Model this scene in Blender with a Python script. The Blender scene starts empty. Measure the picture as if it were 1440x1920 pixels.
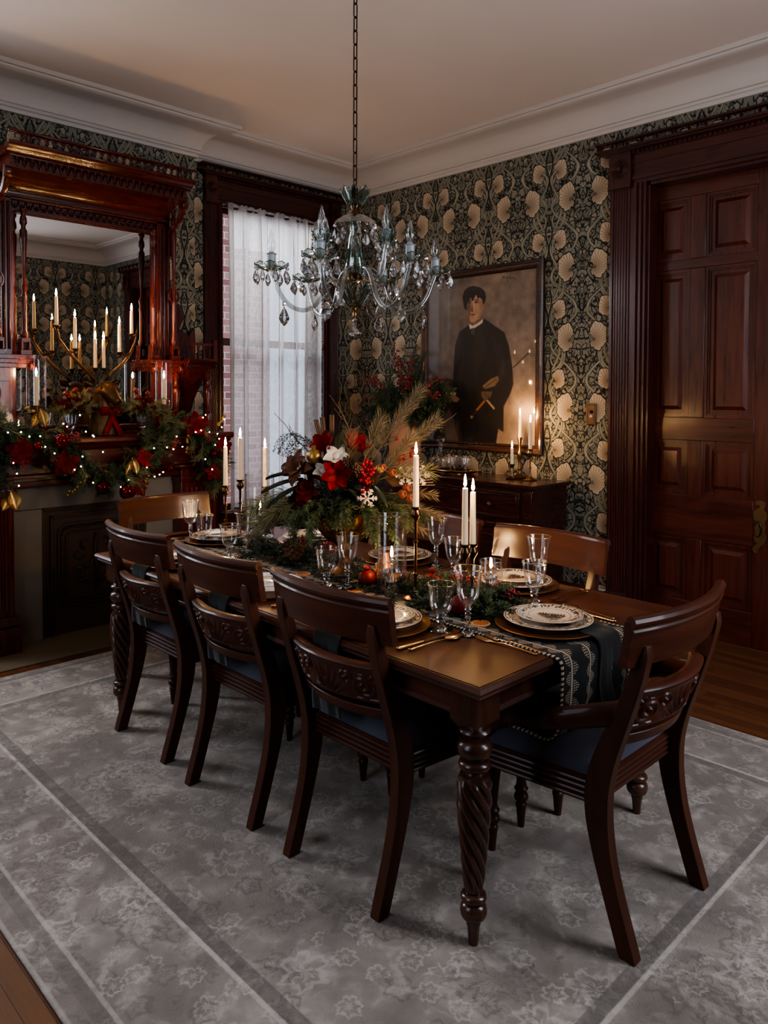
import bpy, math, random
import numpy as np
from mathutils import Vector, Matrix
PI = math.pi
sc = bpy.context.scene
COL = sc.collection
rnd = random.Random(7)

# ------------------------------------------------------------------ mesh helpers
def unit(v):
    v = Vector(v); return v.normalized() if v.length > 1e-9 else Vector((0, 0, 1))

def frame(d):
    d = unit(d)
    a = Vector((0, 0, 1)) if abs(d.z) < .9 else Vector((1, 0, 0))
    x = a.cross(d).normalized(); y = d.cross(x)
    return x, y, d

class MB:
    def __init__(s):
        s.v = []; s.f = []; s.m = []; s.mi = 0
    def add(s, vs, fs):
        o = len(s.v)
        s.v += [tuple(p) for p in vs]
        s.f += [tuple(i + o for i in f) for f in fs]
        s.m += [s.mi] * len(fs)
        return s
    def box(s, x0, x1, y0, y1, z0, z1):
        return s.add([(x0,y0,z0),(x1,y0,z0),(x1,y1,z0),(x0,y1,z0),(x0,y0,z1),(x1,y0,z1),(x1,y1,z1),(x0,y1,z1)],
                     [(0,3,2,1),(4,5,6,7),(0,1,5,4),(1,2,6,5),(2,3,7,6),(3,0,4,7)])
    def lathe(s, prof, seg=24, c=(0,0,0), d=(0,0,1), mod=None, ell=(1,1)):
        """prof: (radius, height) list along axis d from c; mod(theta, h, r) -> r"""
        x, y, z = frame(d)
        if tuple(d) == (0,0,1): x, y, z = Vector((1,0,0)), Vector((0,1,0)), Vector((0,0,1))
        c = Vector(c); vs = []; fs = []
        for r, h in prof:
            for k in range(seg):
                t = 2*PI*k/seg
                q = mod(t, h, r) if mod else r
                vs.append(c + x*(q*math.cos(t)*ell[0]) + y*(q*math.sin(t)*ell[1]) + z*h)
        n = len(prof)
        for i in range(n-1):
            for k in range(seg):
                a = i*seg+k; b = i*seg+(k+1) % seg
                fs.append((a, b, b+seg, a+seg))
        if prof[0][0] > 1e-5: fs.append(tuple(range(seg-1, -1, -1)))
        if prof[-1][0] > 1e-5: fs.append(tuple((n-1)*seg+k for k in range(seg)))
        return s.add(vs, fs)
    def tube(s, pts, r, seg=8, cap=True, flat=1.0, up=None):
        pts = [Vector(p) for p in pts]; n = len(pts)
        rs = r if isinstance(r, (list, tuple)) else [r]*n
        vs = []; fs = []; px = None
        for i, p in enumerate(pts):
            d = unit((pts[min(i+1, n-1)] - pts[max(i-1, 0)]))
            if px is None:
                px = (Vector(up).cross(d).normalized() if up else frame(d)[0])
            px = (px - d*px.dot(d)); px = px.normalized() if px.length > 1e-6 else frame(d)[0]
            py = d.cross(px)
            for k in range(seg):
                t = 2*PI*k/seg
                vs.append(p + px*(rs[i]*math.cos(t)) + py*(rs[i]*flat*math.sin(t)))
        for i in range(n-1):
            for k in range(seg):
                a = i*seg+k; b = i*seg+(k+1) % seg
                fs.append((a, b, b+seg, a+seg))
        if cap:
            fs.append(tuple(range(seg-1, -1, -1))); fs.append(tuple((n-1)*seg+k for k in range(seg)))
        return s.add(vs, fs)
    def ball(s, c, r, seg=12, rings=8, sx=1, sy=1, sz=1):
        c = Vector(c); vs = [c + Vector((0,0,-r*sz))]; fs = []
        for i in range(1, rings):
            a = -PI/2 + PI*i/rings
            for k in range(seg):
                t = 2*PI*k/seg
                vs.append(c + Vector((r*sx*math.cos(a)*math.cos(t), r*sy*math.cos(a)*math.sin(t), r*sz*math.sin(a))))
        vs.append(c + Vector((0,0,r*sz)))
        for k in range(seg):
            fs.append((0, 1+(k+1) % seg, 1+k))
        for i in range(rings-2):
            for k in range(seg):
                a = 1+i*seg+k; b = 1+i*seg+(k+1) % seg
                fs.append((a, b, b+seg, a+seg))
        L = len(vs)-1; o = 1+(rings-2)*seg
        for k in range(seg): fs.append((o+k, o+(k+1) % seg, L))
        return s.add(vs, fs)
    def grid(s, fn, nu, nv, flip=False):
        vs = [fn(i/nu, j/nv) for j in range(nv+1) for i in range(nu+1)]
        fs = []
        for j in range(nv):
            for i in range(nu):
                a = j*(nu+1)+i
                q = (a, a+1, a+nu+2, a+nu+1)
                fs.append(q[::-1] if flip else q)
        return s.add(vs, fs)
    def extr(s, poly, fn, a, b):
        """polygon poly [(p,q)] pushed from a to b; fn(p,q,t) -> xyz"""
        n = len(poly)
        vs = [fn(p, q, a) for p, q in poly] + [fn(p, q, b) for p, q in poly]
        fs = [tuple(range(n-1, -1, -1)), tuple(range(n, 2*n))]
        for i in range(n):
            j = (i+1) % n; fs.append((i, j, n+j, n+i))
        return s.add(vs, fs)
    def shell(s, fn, nu, nv, th):
        """closed slab: surface fn(u,v)-> (point, normal) given thickness th"""
        P = [[fn(i/nu, j/nv) for i in range(nu+1)] for j in range(nv+1)]
        W = nu+1; vs = []; fs = []
        for side in (0, 1):
            for j in range(nv+1):
                for i in range(nu+1):
                    p, n = P[j][i]; vs.append(Vector(p) + Vector(n)*(th if side else 0))
        o = W*(nv+1)
        for j in range(nv):
            for i in range(nu):
                a = j*W+i
                fs.append((a, a+W, a+W+1, a+1)); fs.append((o+a, o+a+1, o+a+W+1, o+a+W))
        for i in range(nu):
            a = i; fs.append((a, a+1, o+a+1, o+a)); a = nv*W+i; fs.append((a+1, a, o+a, o+a+1))
        for j in range(nv):
            a = j*W; fs.append((a+W, a, o+a, o+a+W)); a = j*W+nu; fs.append((a, a+W, o+a+W, o+a))
        return s.add(vs, fs)
    def xf(s, M, i0=0):
        s.v[i0:] = [tuple(M @ Vector(p)) for p in s.v[i0:]]
        return s
    def build(s, name, mat, parent=None, loc=None, sharp=38, bevel=0, sub=0, flat=False, rz=0):
        me = bpy.data.meshes.new(name)
        me.from_pydata(s.v, [], s.f)
        mats = mat if isinstance(mat, (list, tuple)) else [mat]
        for m in mats: me.materials.append(m)
        if len(mats) > 1:
            me.polygons.foreach_set('material_index', s.m)
        me.update()
        if not flat:
            me.shade_smooth()
            if sharp: me.set_sharp_from_angle(angle=math.radians(sharp))
        o = bpy.data.objects.new(name, me); COL.objects.link(o)
        if parent: o.parent = parent
        if loc: o.location = loc
        if rz: o.rotation_euler = (0, 0, rz)
        if bevel:
            b = o.modifiers.new('bevel', 'BEVEL'); b.width = bevel; b.segments = 2; b.limit_method = 'ANGLE'; b.angle_limit = math.radians(40)
        if sub:
            b = o.modifiers.new('sub', 'SUBSURF'); b.levels = sub; b.render_levels = sub
        return o

def tag(o, label=None, cat=None, group=None, kind=None):
    if label: o['label'] = label
    if cat: o['category'] = cat
    if group: o['group'] = group
    if kind: o['kind'] = kind
    return o
def thing(name, label, cat, loc=(0,0,0), rz=0, group=None):
    o = bpy.data.objects.new(name, None); COL.objects.link(o)
    o.location = loc; o.rotation_euler = (0, 0, rz); o.empty_display_size = .1
    return tag(o, label, cat, group)
def struct(o):
    o['kind'] = 'structure'; return o
def dup(o, loc=None, rz=None, label=None, group=None, parent=None):
    c = o.copy(); COL.objects.link(c)
    if parent: c.parent = parent
    if loc is not None: c.location = loc
    if rz is not None: c.rotation_euler = (0, 0, rz)
    if label: c['label'] = label
    if group: c['group'] = group
    for ch in [x for x in bpy.data.objects if x.parent == o]:
        dup(ch, parent=c)
    return c

# ------------------------------------------------------------------ node helpers
def lin(c):
    def f(x):
        x /= 255.0
        return x/12.92 if x <= .04045 else ((x+.055)/1.055)**2.4
    return (f(c[0]), f(c[1]), f(c[2]), 1)

class E:
    def __init__(s, nt, k): s.nt = nt; s.k = k
    def _m(s, op, b=None, c=None, clamp=False):
        n = s.nt.nodes.new('ShaderNodeMath'); n.operation = op; n.use_clamp = clamp
        for i, a in enumerate((s, b, c)):
            if a is None: continue
            if isinstance(a, E): s.nt.links.new(a.k, n.inputs[i])
            else: n.inputs[i].default_value = a
        return E(s.nt, n.outputs[0])
    def __add__(s, b): return s._m('ADD', b)
    __radd__ = __add__
    def __sub__(s, b): return s._m('SUBTRACT', b)
    def __rsub__(s, b): return (s*-1)+b
    def __mul__(s, b): return s._m('MULTIPLY', b)
    __rmul__ = __mul__
    def __truediv__(s, b): return s._m('DIVIDE', b)
    def sin(s): return s._m('SINE')
    def abs(s): return s._m('ABSOLUTE')
    def fl(s): return s._m('FLOOR')
    def fr(s): return s - s.fl()
    def lt(s, b): return s._m('LESS_THAN', b)
    def gt(s, b): return s._m('GREATER_THAN', b)
    def mn(s, b): return s._m('MINIMUM', b)
    def mx(s, b): return s._m('MAXIMUM', b)
    def sq(s): return s._m('SQRT')
    def at(s, b): return s._m('ARCTAN2', b)
    def cl(s): return s._m('ADD', 0.0, clamp=True)
    def ss(s, a, b):   # smoothstep from a to b
        n = s.nt.nodes.new('ShaderNodeMapRange'); n.interpolation_type = 'SMOOTHSTEP'
        s.nt.links.new(s.k, n.inputs[0]); n.inputs[1].default_value = a; n.inputs[2].default_value = b
        return E(s.nt, n.outputs[0])

class Mat:
    def __init__(s, name, color=(200,200,200), rough=.5, metal=0, spec=.5, coat=0, coatr=.1, sss=0, emis=None, es=0, trans=0, ior=1.45, sheen=0):
        s.m = bpy.data.materials.new(name); s.m.use_nodes = True
        s.nt = s.m.node_tree; s.b = s.nt.nodes['Principled BSDF']; s.out = s.nt.nodes['Material Output']
        i = s.b.inputs
        i['Base Color'].default_value = lin(color); i['Roughness'].default_value = rough; i['Metallic'].default_value = metal
        i['Specular IOR Level'].default_value = spec; i['Coat Weight'].default_value = coat; i['Coat Roughness'].default_value = coatr
        i['IOR'].default_value = ior; i['Transmission Weight'].default_value = trans
        if sss: i['Subsurface Weight'].default_value = sss; i['Subsurface Radius'].default_value = (.03,.015,.008); i['Subsurface Scale'].default_value = .5
        if emis: i['Emission Color'].default_value = lin(emis); i['Emission Strength'].default_value = es
        if sheen: i['Sheen Weight'].default_value = sheen; i['Sheen Roughness'].default_value = .4
    def n(s, t): return s.nt.nodes.new(t)
    def coord(s, kind='Object'):
        if kind == 'World':
            g = s.n('ShaderNodeNewGeometry'); return g.outputs['Position']
        return s.n('ShaderNodeTexCoord').outputs[kind]
    def sep(s, k):
        n = s.n('ShaderNodeSeparateXYZ'); s.nt.links.new(k, n.inputs[0])
        return [E(s.nt, n.outputs[j]) for j in range(3)]
    def comb(s, *a):
        n = s.n('ShaderNodeCombineXYZ')
        for j, e in enumerate(a):
            if isinstance(e, E): s.nt.links.new(e.k, n.inputs[j])
            else: n.inputs[j].default_value = e
        return n.outputs[0]
    def noise(s, vec, scale=5, detail=3, dist=0, rough=.5):
        n = s.n('ShaderNodeTexNoise'); s.nt.links.new(vec, n.inputs['Vector'])
        n.inputs['Scale'].default_value = scale; n.inputs['Detail'].default_value = detail
        n.inputs['Distortion'].default_value = dist; n.inputs['Roughness'].default_value = rough
        return E(s.nt, n.outputs['Fac'])
    def vor(s, vec, scale=5, feature='F1', out='Distance'):
        n = s.n('ShaderNodeTexVoronoi'); n.feature = feature; s.nt.links.new(vec, n.inputs['Vector'])
        n.inputs['Scale'].default_value = scale
        return n.outputs[out]
    def white(s, e):
        n = s.n('ShaderNodeTexWhiteNoise'); n.noise_dimensions = '1D'; s.nt.links.new(e.k, n.inputs['W'])
        return E(s.nt, n.outputs['Value'])
    def mix(s, fac, a, b):
        n = s.n('ShaderNodeMix'); n.data_type = 'RGBA'
        for idx, q in ((0, fac), (6, a), (7, b)):
            if isinstance(q, E): s.nt.links.new(q.k, n.inputs[idx])
            elif hasattr(q, 'is_output'): s.nt.links.new(q, n.inputs[idx])
            elif isinstance(q, (tuple, list)): n.inputs[idx].default_value = lin(q) if len(q) == 3 else q
            else: n.inputs[idx].default_value = q
        return n.outputs[2]
    def col(s, k): s.nt.links.new(k, s.b.inputs['Base Color']); return s
    def rough(s, e): s.nt.links.new(e.k, s.b.inputs['Roughness']); return s
    def bump(s, e, st=.3, dist=.002):
        n = s.n('ShaderNodeBump'); n.inputs['Strength'].default_value = st; n.inputs['Distance'].default_value = dist
        s.nt.links.new(e.k, n.inputs['Height']); s.nt.links.new(n.outputs[0], s.b.inputs['Normal']); return s

def wood(name, dark, light, rough=.35, ax=2, scale=1.0, coat=.25, kind='Object', coatr=.15, spec=.5):
    M = Mat(name, light, rough, coat=coat, coatr=coatr, spec=spec)
    x = M.sep(M.coord(kind)); st = [14.0*scale]*3; st[ax] = 1.2*scale
    v = M.comb(*[x[i]*st[i] for i in range(3)])
    g = M.noise(v, 3, 5, 1.2); big = M.noise(v, .5, 2)
    M.col(M.mix((g*.75+big*.5-.15).ss(.25, .75), dark, light))
    M.rough((g*.16+(rough-.08)))
    M.bump(g, .06, .001)
    return M.m

def glassy(name, tint=(255,255,255), refl=.05, rough=.02, edge=.85, gcol=(255,255,255)):
    """thin-walled glass: clear through, reflecting by the view angle"""
    m = bpy.data.materials.new(name); m.use_nodes = True; nt = m.node_tree
    for n in list(nt.nodes): nt.nodes.remove(n)
    out = nt.nodes.new('ShaderNodeOutputMaterial'); mx = nt.nodes.new('ShaderNodeMixShader')
    tr = nt.nodes.new('ShaderNodeBsdfTransparent'); tr.inputs[0].default_value = lin(tint)
    gl = nt.nodes.new('ShaderNodeBsdfGlossy'); gl.inputs['Roughness'].default_value = rough; gl.inputs[0].default_value = lin(gcol)
    lw = nt.nodes.new('ShaderNodeLayerWeight'); lw.inputs[0].default_value = .5
    f = E(nt, lw.outputs['Facing']); f = f*f*f*edge + refl
    nt.links.new(f.k, mx.inputs[0]); nt.links.new(tr.outputs[0], mx.inputs[1]); nt.links.new(gl.outputs[0], mx.inputs[2])
    nt.links.new(mx.outputs[0], out.inputs[0])
    return m
def crystal(name):
    m = bpy.data.materials.new(name); m.use_nodes = True; nt = m.node_tree
    for n in list(nt.nodes): nt.nodes.remove(n)
    out = nt.nodes.new('ShaderNodeOutputMaterial'); mx = nt.nodes.new('ShaderNodeMixShader'); mx.inputs[0].default_value = .34
    gs = nt.nodes.new('ShaderNodeBsdfGlass'); gs.inputs['IOR'].default_value = 1.5; gs.inputs['Roughness'].default_value = .0
    gl = nt.nodes.new('ShaderNodeBsdfGlossy'); gl.inputs['Roughness'].default_value = .05
    nt.links.new(gs.outputs[0], mx.inputs[1]); nt.links.new(gl.outputs[0], mx.inputs[2]); nt.links.new(mx.outputs[0], out.inputs[0])
    return m
def emit(name, color, strength):
    m = bpy.data.materials.new(name); m.use_nodes = True; nt = m.node_tree
    for n in list(nt.nodes): nt.nodes.remove(n)
    out = nt.nodes.new('ShaderNodeOutputMaterial'); e = nt.nodes.new('ShaderNodeEmission')
    e.inputs[0].default_value = lin(color); e.inputs[1].default_value = strength
    nt.links.new(e.outputs[0], out.inputs[0]); return m

# ------------------------------------------------------------------ materials
FLAME = 680.0
M_ = {}
M_['maho'] = wood('mahogany_red', (54,12,7), (98,28,14), .28, 2, .8, .5)
M_['mahoy'] = wood('mahogany_red_across', (54,12,7), (98,28,14), .26, 1, .8, .5)
M_['door'] = wood('mahogany_dark', (58,22,15), (92,40,26), .3, 2, .7, .4)
M_['doorx'] = wood('mahogany_dark_across', (58,22,15), (92,40,26), .3, 0, .7, .4)
M_['case'] = wood('mahogany_casing', (48,18,14), (78,33,24), .3, 2, .9, .4)
M_['casex'] = wood('mahogany_casing_x', (48,18,14), (78,33,24), .3, 0, .9, .4)
M_['casey'] = wood('mahogany_casing_y', (48,18,14), (78,33,24), .3, 1, .9, .4)
M_['chair'] = wood('chair_walnut', (56,29,19), (78,43,28), .5, 2, .35, .14, coatr=.15, spec=.22)
M_['chairx'] = wood('chair_walnut_across', (58,28,17), (85,43,26), .48, 0, .35, .25, coatr=.1, spec=.22)
M_['table'] = wood('table_walnut', (64,33,21), (86,46,29), .5, 0, .4, .18, coatr=.1, spec=.25)
M_['tleg'] = wood('table_leg_walnut', (58,34,24), (88,54,38), .28, 2, .6, .35)
M_['side'] = wood('sideboard_mahogany', (44,20,14), (74,36,24), .25, 0, .8, .5)
M_['brass'] = Mat('aged_brass', (132,104,74), .3, 1).m
m = Mat('bronze', (92,66,42), .42, .8); v = m.coord(); x = m.sep(v); m.bump(m.noise(m.comb(x[0]*60, x[1]*60, x[2]*25), 1, 4), .5, .004); m.col(m.mix(m.noise(v, 30, 3), (56,40,27), (112,82,54))); M_['bronze'] = m.m
M_['dbrass'] = Mat('dark_brass', (92,68,48), .3, 1).m
M_['gold'] = Mat('gold_flatware', (196,156,112), .22, 1).m
M_['charger'] = Mat('gold_charger', (150,108,74), .32, .9).m
M_['wax'] = Mat('ivory_wax_glow', (236,214,178), .45, sss=.35, emis=(255,190,120), es=.06).m  # faint emission stands in for flame light glowing through the wax
M_['flame'] = emit('candle_flame', (255,198,130), FLAME)
M_['wick'] = Mat('wick', (30,24,20), .9).m
M_['glass'] = glassy('clear_glass', refl=.065)
M_['pane'] = glassy('window_glass', (250,252,255), .03, 0, .6)
M_['hglass'] = glassy('hurricane_glass', (252,252,252), .035, .02, .8)
M_['rim'] = Mat('gold_rim', (222,186,130), .2, 1).m
M_['crystal'] = crystal('lead_crystal')
M_['cutglass'] = Mat('cut_glass', (245,248,250), .03, trans=1, ior=1.5).m
M_['armglass'] = glassy('chandelier_arm_glass', (214,218,216), .2, .05, .95)
M_['green'] = glassy('green_gilt_glass', (196,208,198), .2, .06, .8)
M_['darkgreen'] = Mat('dark_green_glass', (30,62,48), .12, spec=.8).m
M_['sleeve'] = Mat('candle_sleeve', (190,200,206), .3, trans=.35).m
m = None
M_['bulb'] = glassy('bulb_glass', (244,246,246), .1, .03, .95)
M_['chain'] = Mat('antique_chain', (72,52,40), .4, 1).m
M_['velvet'] = Mat('navy_velvet', (66,67,80), .8, sheen=.4).m
M_['napkin'] = Mat('charcoal_linen', (42,43,43), .9, sheen=.15).m
M_['red'] = Mat('red_petal', (122,5,14), .55, spec=.15).m
M_['dkred'] = Mat('dark_red_petal', (88,8,14), .6, spec=.15).m
M_['ribbon'] = Mat('red_ribbon', (112,10,18), .5, spec=.15).m
M_['berry'] = Mat('red_berry', (128,8,18), .35, coat=.25, spec=.3).m
M_['dkberry'] = Mat('dark_berry', (120,12,20), .3, coat=.4).m
M_['pine'] = Mat('pine_green', (72,86,54), .65).m
M_['pine2'] = Mat('pine_sage', (122,120,84), .65).m
M_['pine3'] = Mat('pine_deep', (48,60,44), .65).m
M_['frost'] = Mat('frosted_pine', (116,106,86), .8, spec=.15).m
M_['leaf'] = Mat('magnolia_leaf', (42,50,38), .35, coat=.2).m
M_['cone'] = Mat('pinecone_brown', (92,66,46), .75).m
M_['twig'] = Mat('twig', (120,92,66), .8).m
M_['white'] = Mat('white_petal', (206,196,182), .6, sss=.1).m
M_['bauble'] = Mat('red_bauble', (120,14,14), .1, .75).m
M_['dkbauble'] = Mat('burgundy_bauble', (92,8,16), .08, .75).m
M_['goldleaf'] = Mat('gold_leaf', (170,134,78), .35, .8).m
M_['terra'] = Mat('terracotta', (176,128,100), .7).m
M_['copper'] = Mat('copper_bowl', (112,74,48), .35, .8).m
M_['fairy'] = emit('fairy_light', (255,238,190), 22.0)
M_['fruit'] = Mat('pomegranate', (92,14,18), .5, spec=.3).m
M_['orange'] = Mat('dried_orange', (150,84,38), .6).m
M_['pod'] = Mat('seed_pod', (118,66,46), .6, spec=.2).m
M_['cream'] = Mat('painted_wood_snowflake', (226,204,182), .7).m
M_['mirror'] = Mat('mirror_silver', (225,225,225), .01, 1).m
M_['black'] = Mat('matt_black', (8,7,7), .9).m  # plain black for keyhole, stag eyes and switch button
M_['silver'] = Mat('silver', (170,160,150), .25, 1).m
M_['plaster'] = Mat('plaster_white', (194,186,180), .8).m
m = Mat('ceiling_paint', (222,210,200), .9); v = m.coord('World')
m.col(m.mix(m.noise(v, 1.2, 3), (216,204,196), (230,218,210))); M_['ceil'] = m.m
m = Mat('limestone', (120,112,102), .55); v = m.coord('World')
m.col(m.mix(m.noise(v, 5, 6, .6), (96,90,82), (134,126,114))); M_['stone'] = m.m
m = Mat('hearth_stone', (110,96,78), .5); v = m.coord('World')
m.col(m.mix(m.noise(v, 9, 6, .6), (92,80,64), (122,108,88))); M_['hearth'] = m.m
m = Mat('cast_iron', (74,58,48), .45, .4); v = m.coord()
m.bump(m.noise(v, 60, 3), .4, .002); M_['iron'] = m.m
m = Mat('bark_bust', (84,66,46), .5, .6); v = m.coord()
x = m.sep(v); m.bump(m.noise(m.comb(x[0]*40, x[1]*40, x[2]*14), 1, 4, 1), .8, .006)
m.col(m.mix(m.noise(v, 22, 4), (52,40,28), (120,92,60))); M_['bust'] = m.m

def mat_wallpaper(name, ax):
    M = Mat(name, rough=.85, spec=.2)
    pos = M.sep(M.coord('World'))
    P, Q = .53, .48
    a = pos[ax] + (3.27 if ax == 0 else -3.08); z = pos[2] - 2.845
    s = a/P; t = z/Q
    sa = ((s+.5).fr()-.5)*P; sb = (s.fr()-.5)*P        # signed run from each pair's middle
    u, u2 = sa.abs(), sb.abs()
    v = ((t+.5).fr()-.5)*Q; v2 = ((t-.406+.5).fr()-.5)*Q
    mv = M.comb(u, z, 0.0)                               # mirrored ground, like a block print
    w1 = M.noise(mv, 8, 2) - .5; w2 = M.noise(M.comb(u, z, 5.3), 8, 2) - .5
    du = u+w1*.05; dz = z+w2*.05
    INK = (42,42,39)
    # small leaves and florets, two layers, each leaf outlined in ink with a midrib
    def leaves(cx, cz, scale, stretch, lo, hi, ol):
        vec = M.comb(cx, cz*stretch, 0.0)
        e = E(M.nt, M.vor(vec, scale, 'DISTANCE_TO_EDGE')); c = M.sep(M.vor(vec, scale, 'F1', 'Color')); f1 = E(M.nt, M.vor(vec, scale, 'F1'))
        col = M.mix(c[0], lo, hi)
        col = M.mix((f1.ss(.0, .5))*.55, M.mix(c[1], hi, lo), col)
        return M.mix(e.ss(ol*.6, ol)*-1+1, col, INK), c
    g1, c1 = leaves(du*.8+dz*.35, dz*.8-du*.35, 30, .6, (88,90,84), (138,135,122), .10)
    g2, c2 = leaves(du*.7-dz*.5, dz*.7+du*.5, 46, .55, (100,101,93), (150,144,128), .11)
    ground = M.mix(M.noise(mv, 17, 2).ss(.47, .53), g1, g2)
    dots = E(M.nt, M.vor(M.comb(du, dz, 0.0), 62)); ground = M.mix((dots.lt(.2))*(c2[2].gt(.5)), ground, INK)
    # acanthus stems that wind between the blossoms, inked on both sides, striped along their run
    def vine(e, w_, lo=(112,114,100), hi=(158,152,134)):
        nonlocal ground
        x_ = e.abs()
        ground = M.mix(x_.ss(w_*1.3, w_*1.55)*-1+1, ground, INK)
        stripe = M.noise(M.comb(e*90, z*9, 1.0), 1, 2)
        ground = M.mix(x_.ss(w_, w_*1.2)*-1+1, ground, M.mix(stripe.ss(.35, .65), lo, hi))
    ph = t*(2*PI)
    vine(u-((ph+w1*2).sin()*.055+.19)+w2*.02, .008)
    vine(u2-((ph*2+2.2).sin()*.03+.055)+w1*.015, .006)
    vine(u-((ph*-1+.9).sin()*.10+.14)+w1*.03, .0095)
    vine(u2-((ph+2.6).sin()*.045+.05), .008)
    lat = (u2*u2+(v2-.17)*(v2-.17)).sq()-.12; vine(lat+w2*.02, .007)
    # narrow stem leaves round the axis under each pair
    ax_ = (u2-((v2*26).sin()*.012+.014)).abs(); ground = M.mix((ax_.ss(.004, .006)*-1+1)*((v2+.02).abs().lt(.16)), ground, INK)
    for du_, dv, rx, ry, k in ((u2-.088, v2, .05, .066, 5.0), (u-.122, v, .064, .092, 7.0)):
        # a half-turned blossom: petals fan from a heart low on the inner side
        hx_, hz_ = du_+rx*.45, dv+ry*.25
        ang = hz_.at(hx_); rad = (hx_*hx_+hz_*hz_).sq()
        edge = ((du_/rx)*(du_/rx)+(dv/ry)*(dv/ry)).sq()+(ang*k).sin()*.06+(ang*(k*2+1)+1.0).sin()*.035
        notch = ((du_+rx*1.0)/(rx*.55)); no2 = (dv+ry*.15)/(ry*.42); edge = edge.mx((notch*notch+no2*no2).sq()*-1+1.75)
        ground = M.mix(edge.ss(1.07, 1.13)*-1+1, ground, INK)
        pet = M.mix((rad/(ry*1.2)).ss(.1, .9), (150,134,114), (188,171,148))
        vein = ((ang*(k*.62)+w1*1.2+(rad*34).sin()*.12).fr()-.5).abs()
        pet = M.mix((vein.ss(.035, .085)*-1+1)*(edge.ss(.86, .97)*-1+1), pet, (78,68,54))
        pet = M.mix(rad.ss(ry*.1, ry*.2)*-1+1, pet, (110,96,76))
        ground = M.mix(edge.ss(.99, 1.03)*-1+1, ground, pet)
    M.col(ground)
    return M.m
M_['paperx'] = mat_wallpaper('floral_wallpaper_back', 0)
M_['papery'] = mat_wallpaper('floral_wallpaper_side', 1)

def mat_floor():
    M = Mat('oak_strip_floor', rough=.32, coat=.25)
    x = M.sep(M.coord('World')); wd = .057
    r = (x[1]/wd).fl(); h = M.white(r); L = (x[0]*.9 + h*7).fl(); h2 = M.white(r*13.7+L)
    g = M.noise(M.comb(x[0]*2.2, x[1]*36, h2*9), 2, 5, .8)
    c = M.mix((g*.6+h2*.5-.1).cl(), (72,42,26), (118,75,47))
    e = ((x[1]/wd).fr()-.5).abs()
    c = M.mix(e.gt(.475), c, (40,22,12))
    M.col(c); return M.m
M_['floor'] = mat_floor()

RUG = (-4.185, -.515, .69, 3.44)
def mat_rug():
    M = Mat('faded_oriental_rug', rough=.95, spec=.1, sheen=.25)
    x = M.sep(M.coord('World'))
    cx, cy = (RUG[0]+RUG[1])/2, (RUG[2]+RUG[3])/2; hx, hy = (RUG[1]-RUG[0])/2, (RUG[3]-RUG[2])/2
    px, py = x[0]-cx, x[1]-cy
    d = ((px.abs()*-1)+hx).mn((py.abs()*-1)+hy)       # distance in from the edge
    n1 = M.noise(x[0].nt and M.coord('World'), 3.2, 6, 1.0); n2 = M.noise(M.coord('World'), 14, 4, .5); n3 = M.noise(M.coord('World'), 160, 2)
    base = M.mix((n1*.8+n2*.35-.1).ss(.3, .75), (126,117,110), (170,160,151))
    # rosettes and leaves, worn almost away
    n4 = M.noise(M.coord('World'), 34, 4, .3); big = M.noise(M.coord('World'), 1.1, 3)
    def rosette(scale, keep, off, colr, amt, lob, fq):
        nonlocal base
        nd = M.n('ShaderNodeTexVoronoi'); nd.feature = 'F1'; nd.inputs['Scale'].default_value = scale; nd.inputs['Randomness'].default_value = .7
        vec = M.comb(x[0]+off+(n2-.5)*(.25/scale)+(n4-.5)*(.1/scale), x[1]+off*.7+(n1-.5)*(.3/scale)+(n4-.5)*(.1/scale), 0.0); M.nt.links.new(vec, nd.inputs['Vector'])
        p = M.sep(nd.outputs['Position']); q = M.sep(vec)
        dx, dy = (q[0]-p[0]), (q[1]-p[1]); rnd_ = M.sep(nd.outputs['Color'])
        ang = dy.at(dx)+rnd_[1]*3; rr = (dx*dx+dy*dy).sq()*(scale/.36)
        pet = rr+(ang*lob).sin()*.1+(ang*(lob*2+1)).sin()*.05
        ring = ((pet*fq+n4*.7).fr()-.5).abs().ss(.05, .32)*-1+1
        ring = ring.mx((((ang*(lob*.5))).sin().abs().ss(0, .25)*-1+1)*.5)
        msk = (pet.ss(.7, 1.0)*-1+1)*ring*(rnd_[0].lt(keep))*(n4*.8+n1*.9-.25).cl()
        base = M.mix(msk*amt, base, colr)
    rosette(2.4, .7, 0.0, (90,84,80), .65, 9, 3.1)
    rosette(3.6, .5, 2.1, (208,200,192), .6, 6, 2.2)
    rosette(6.5, .55, 3.3, (92,86,82), .65, 5, 2.0)
    rosette(9.0, .4, 1.7, (210,202,194), .55, 7, 1.6)
    rosette(13.0, .3, 5.2, (84,78,76), .6, 3, 1.2)
    base = M.mix(big.ss(.42, .6)*.28, base, (116,110,106))
    base = M.mix((n2.ss(.52, .7))*.3, base, (196,188,180))
    for a, b, colr, amt in ((.0, .012, (176,168,160), .6), (.05, .088, (104,98,94), .6), (.088, .1, (190,182,172), .55), (.362, .376, (200,192,184), .65), (.376, .418, (100,94,90), .75)):
        m_ = d.ss(a-.003, a+.003)*(d.ss(b-.003, b+.003)*-1+1)
        base = M.mix(m_*amt*(n4*.9+n2*.5).ss(.25, .85), base, colr)
    M.col(base)
    M.bump(n3*.8+n4*.7+n1*.4, .6, .005); return M.m
M_['rug'] = mat_rug()
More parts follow.
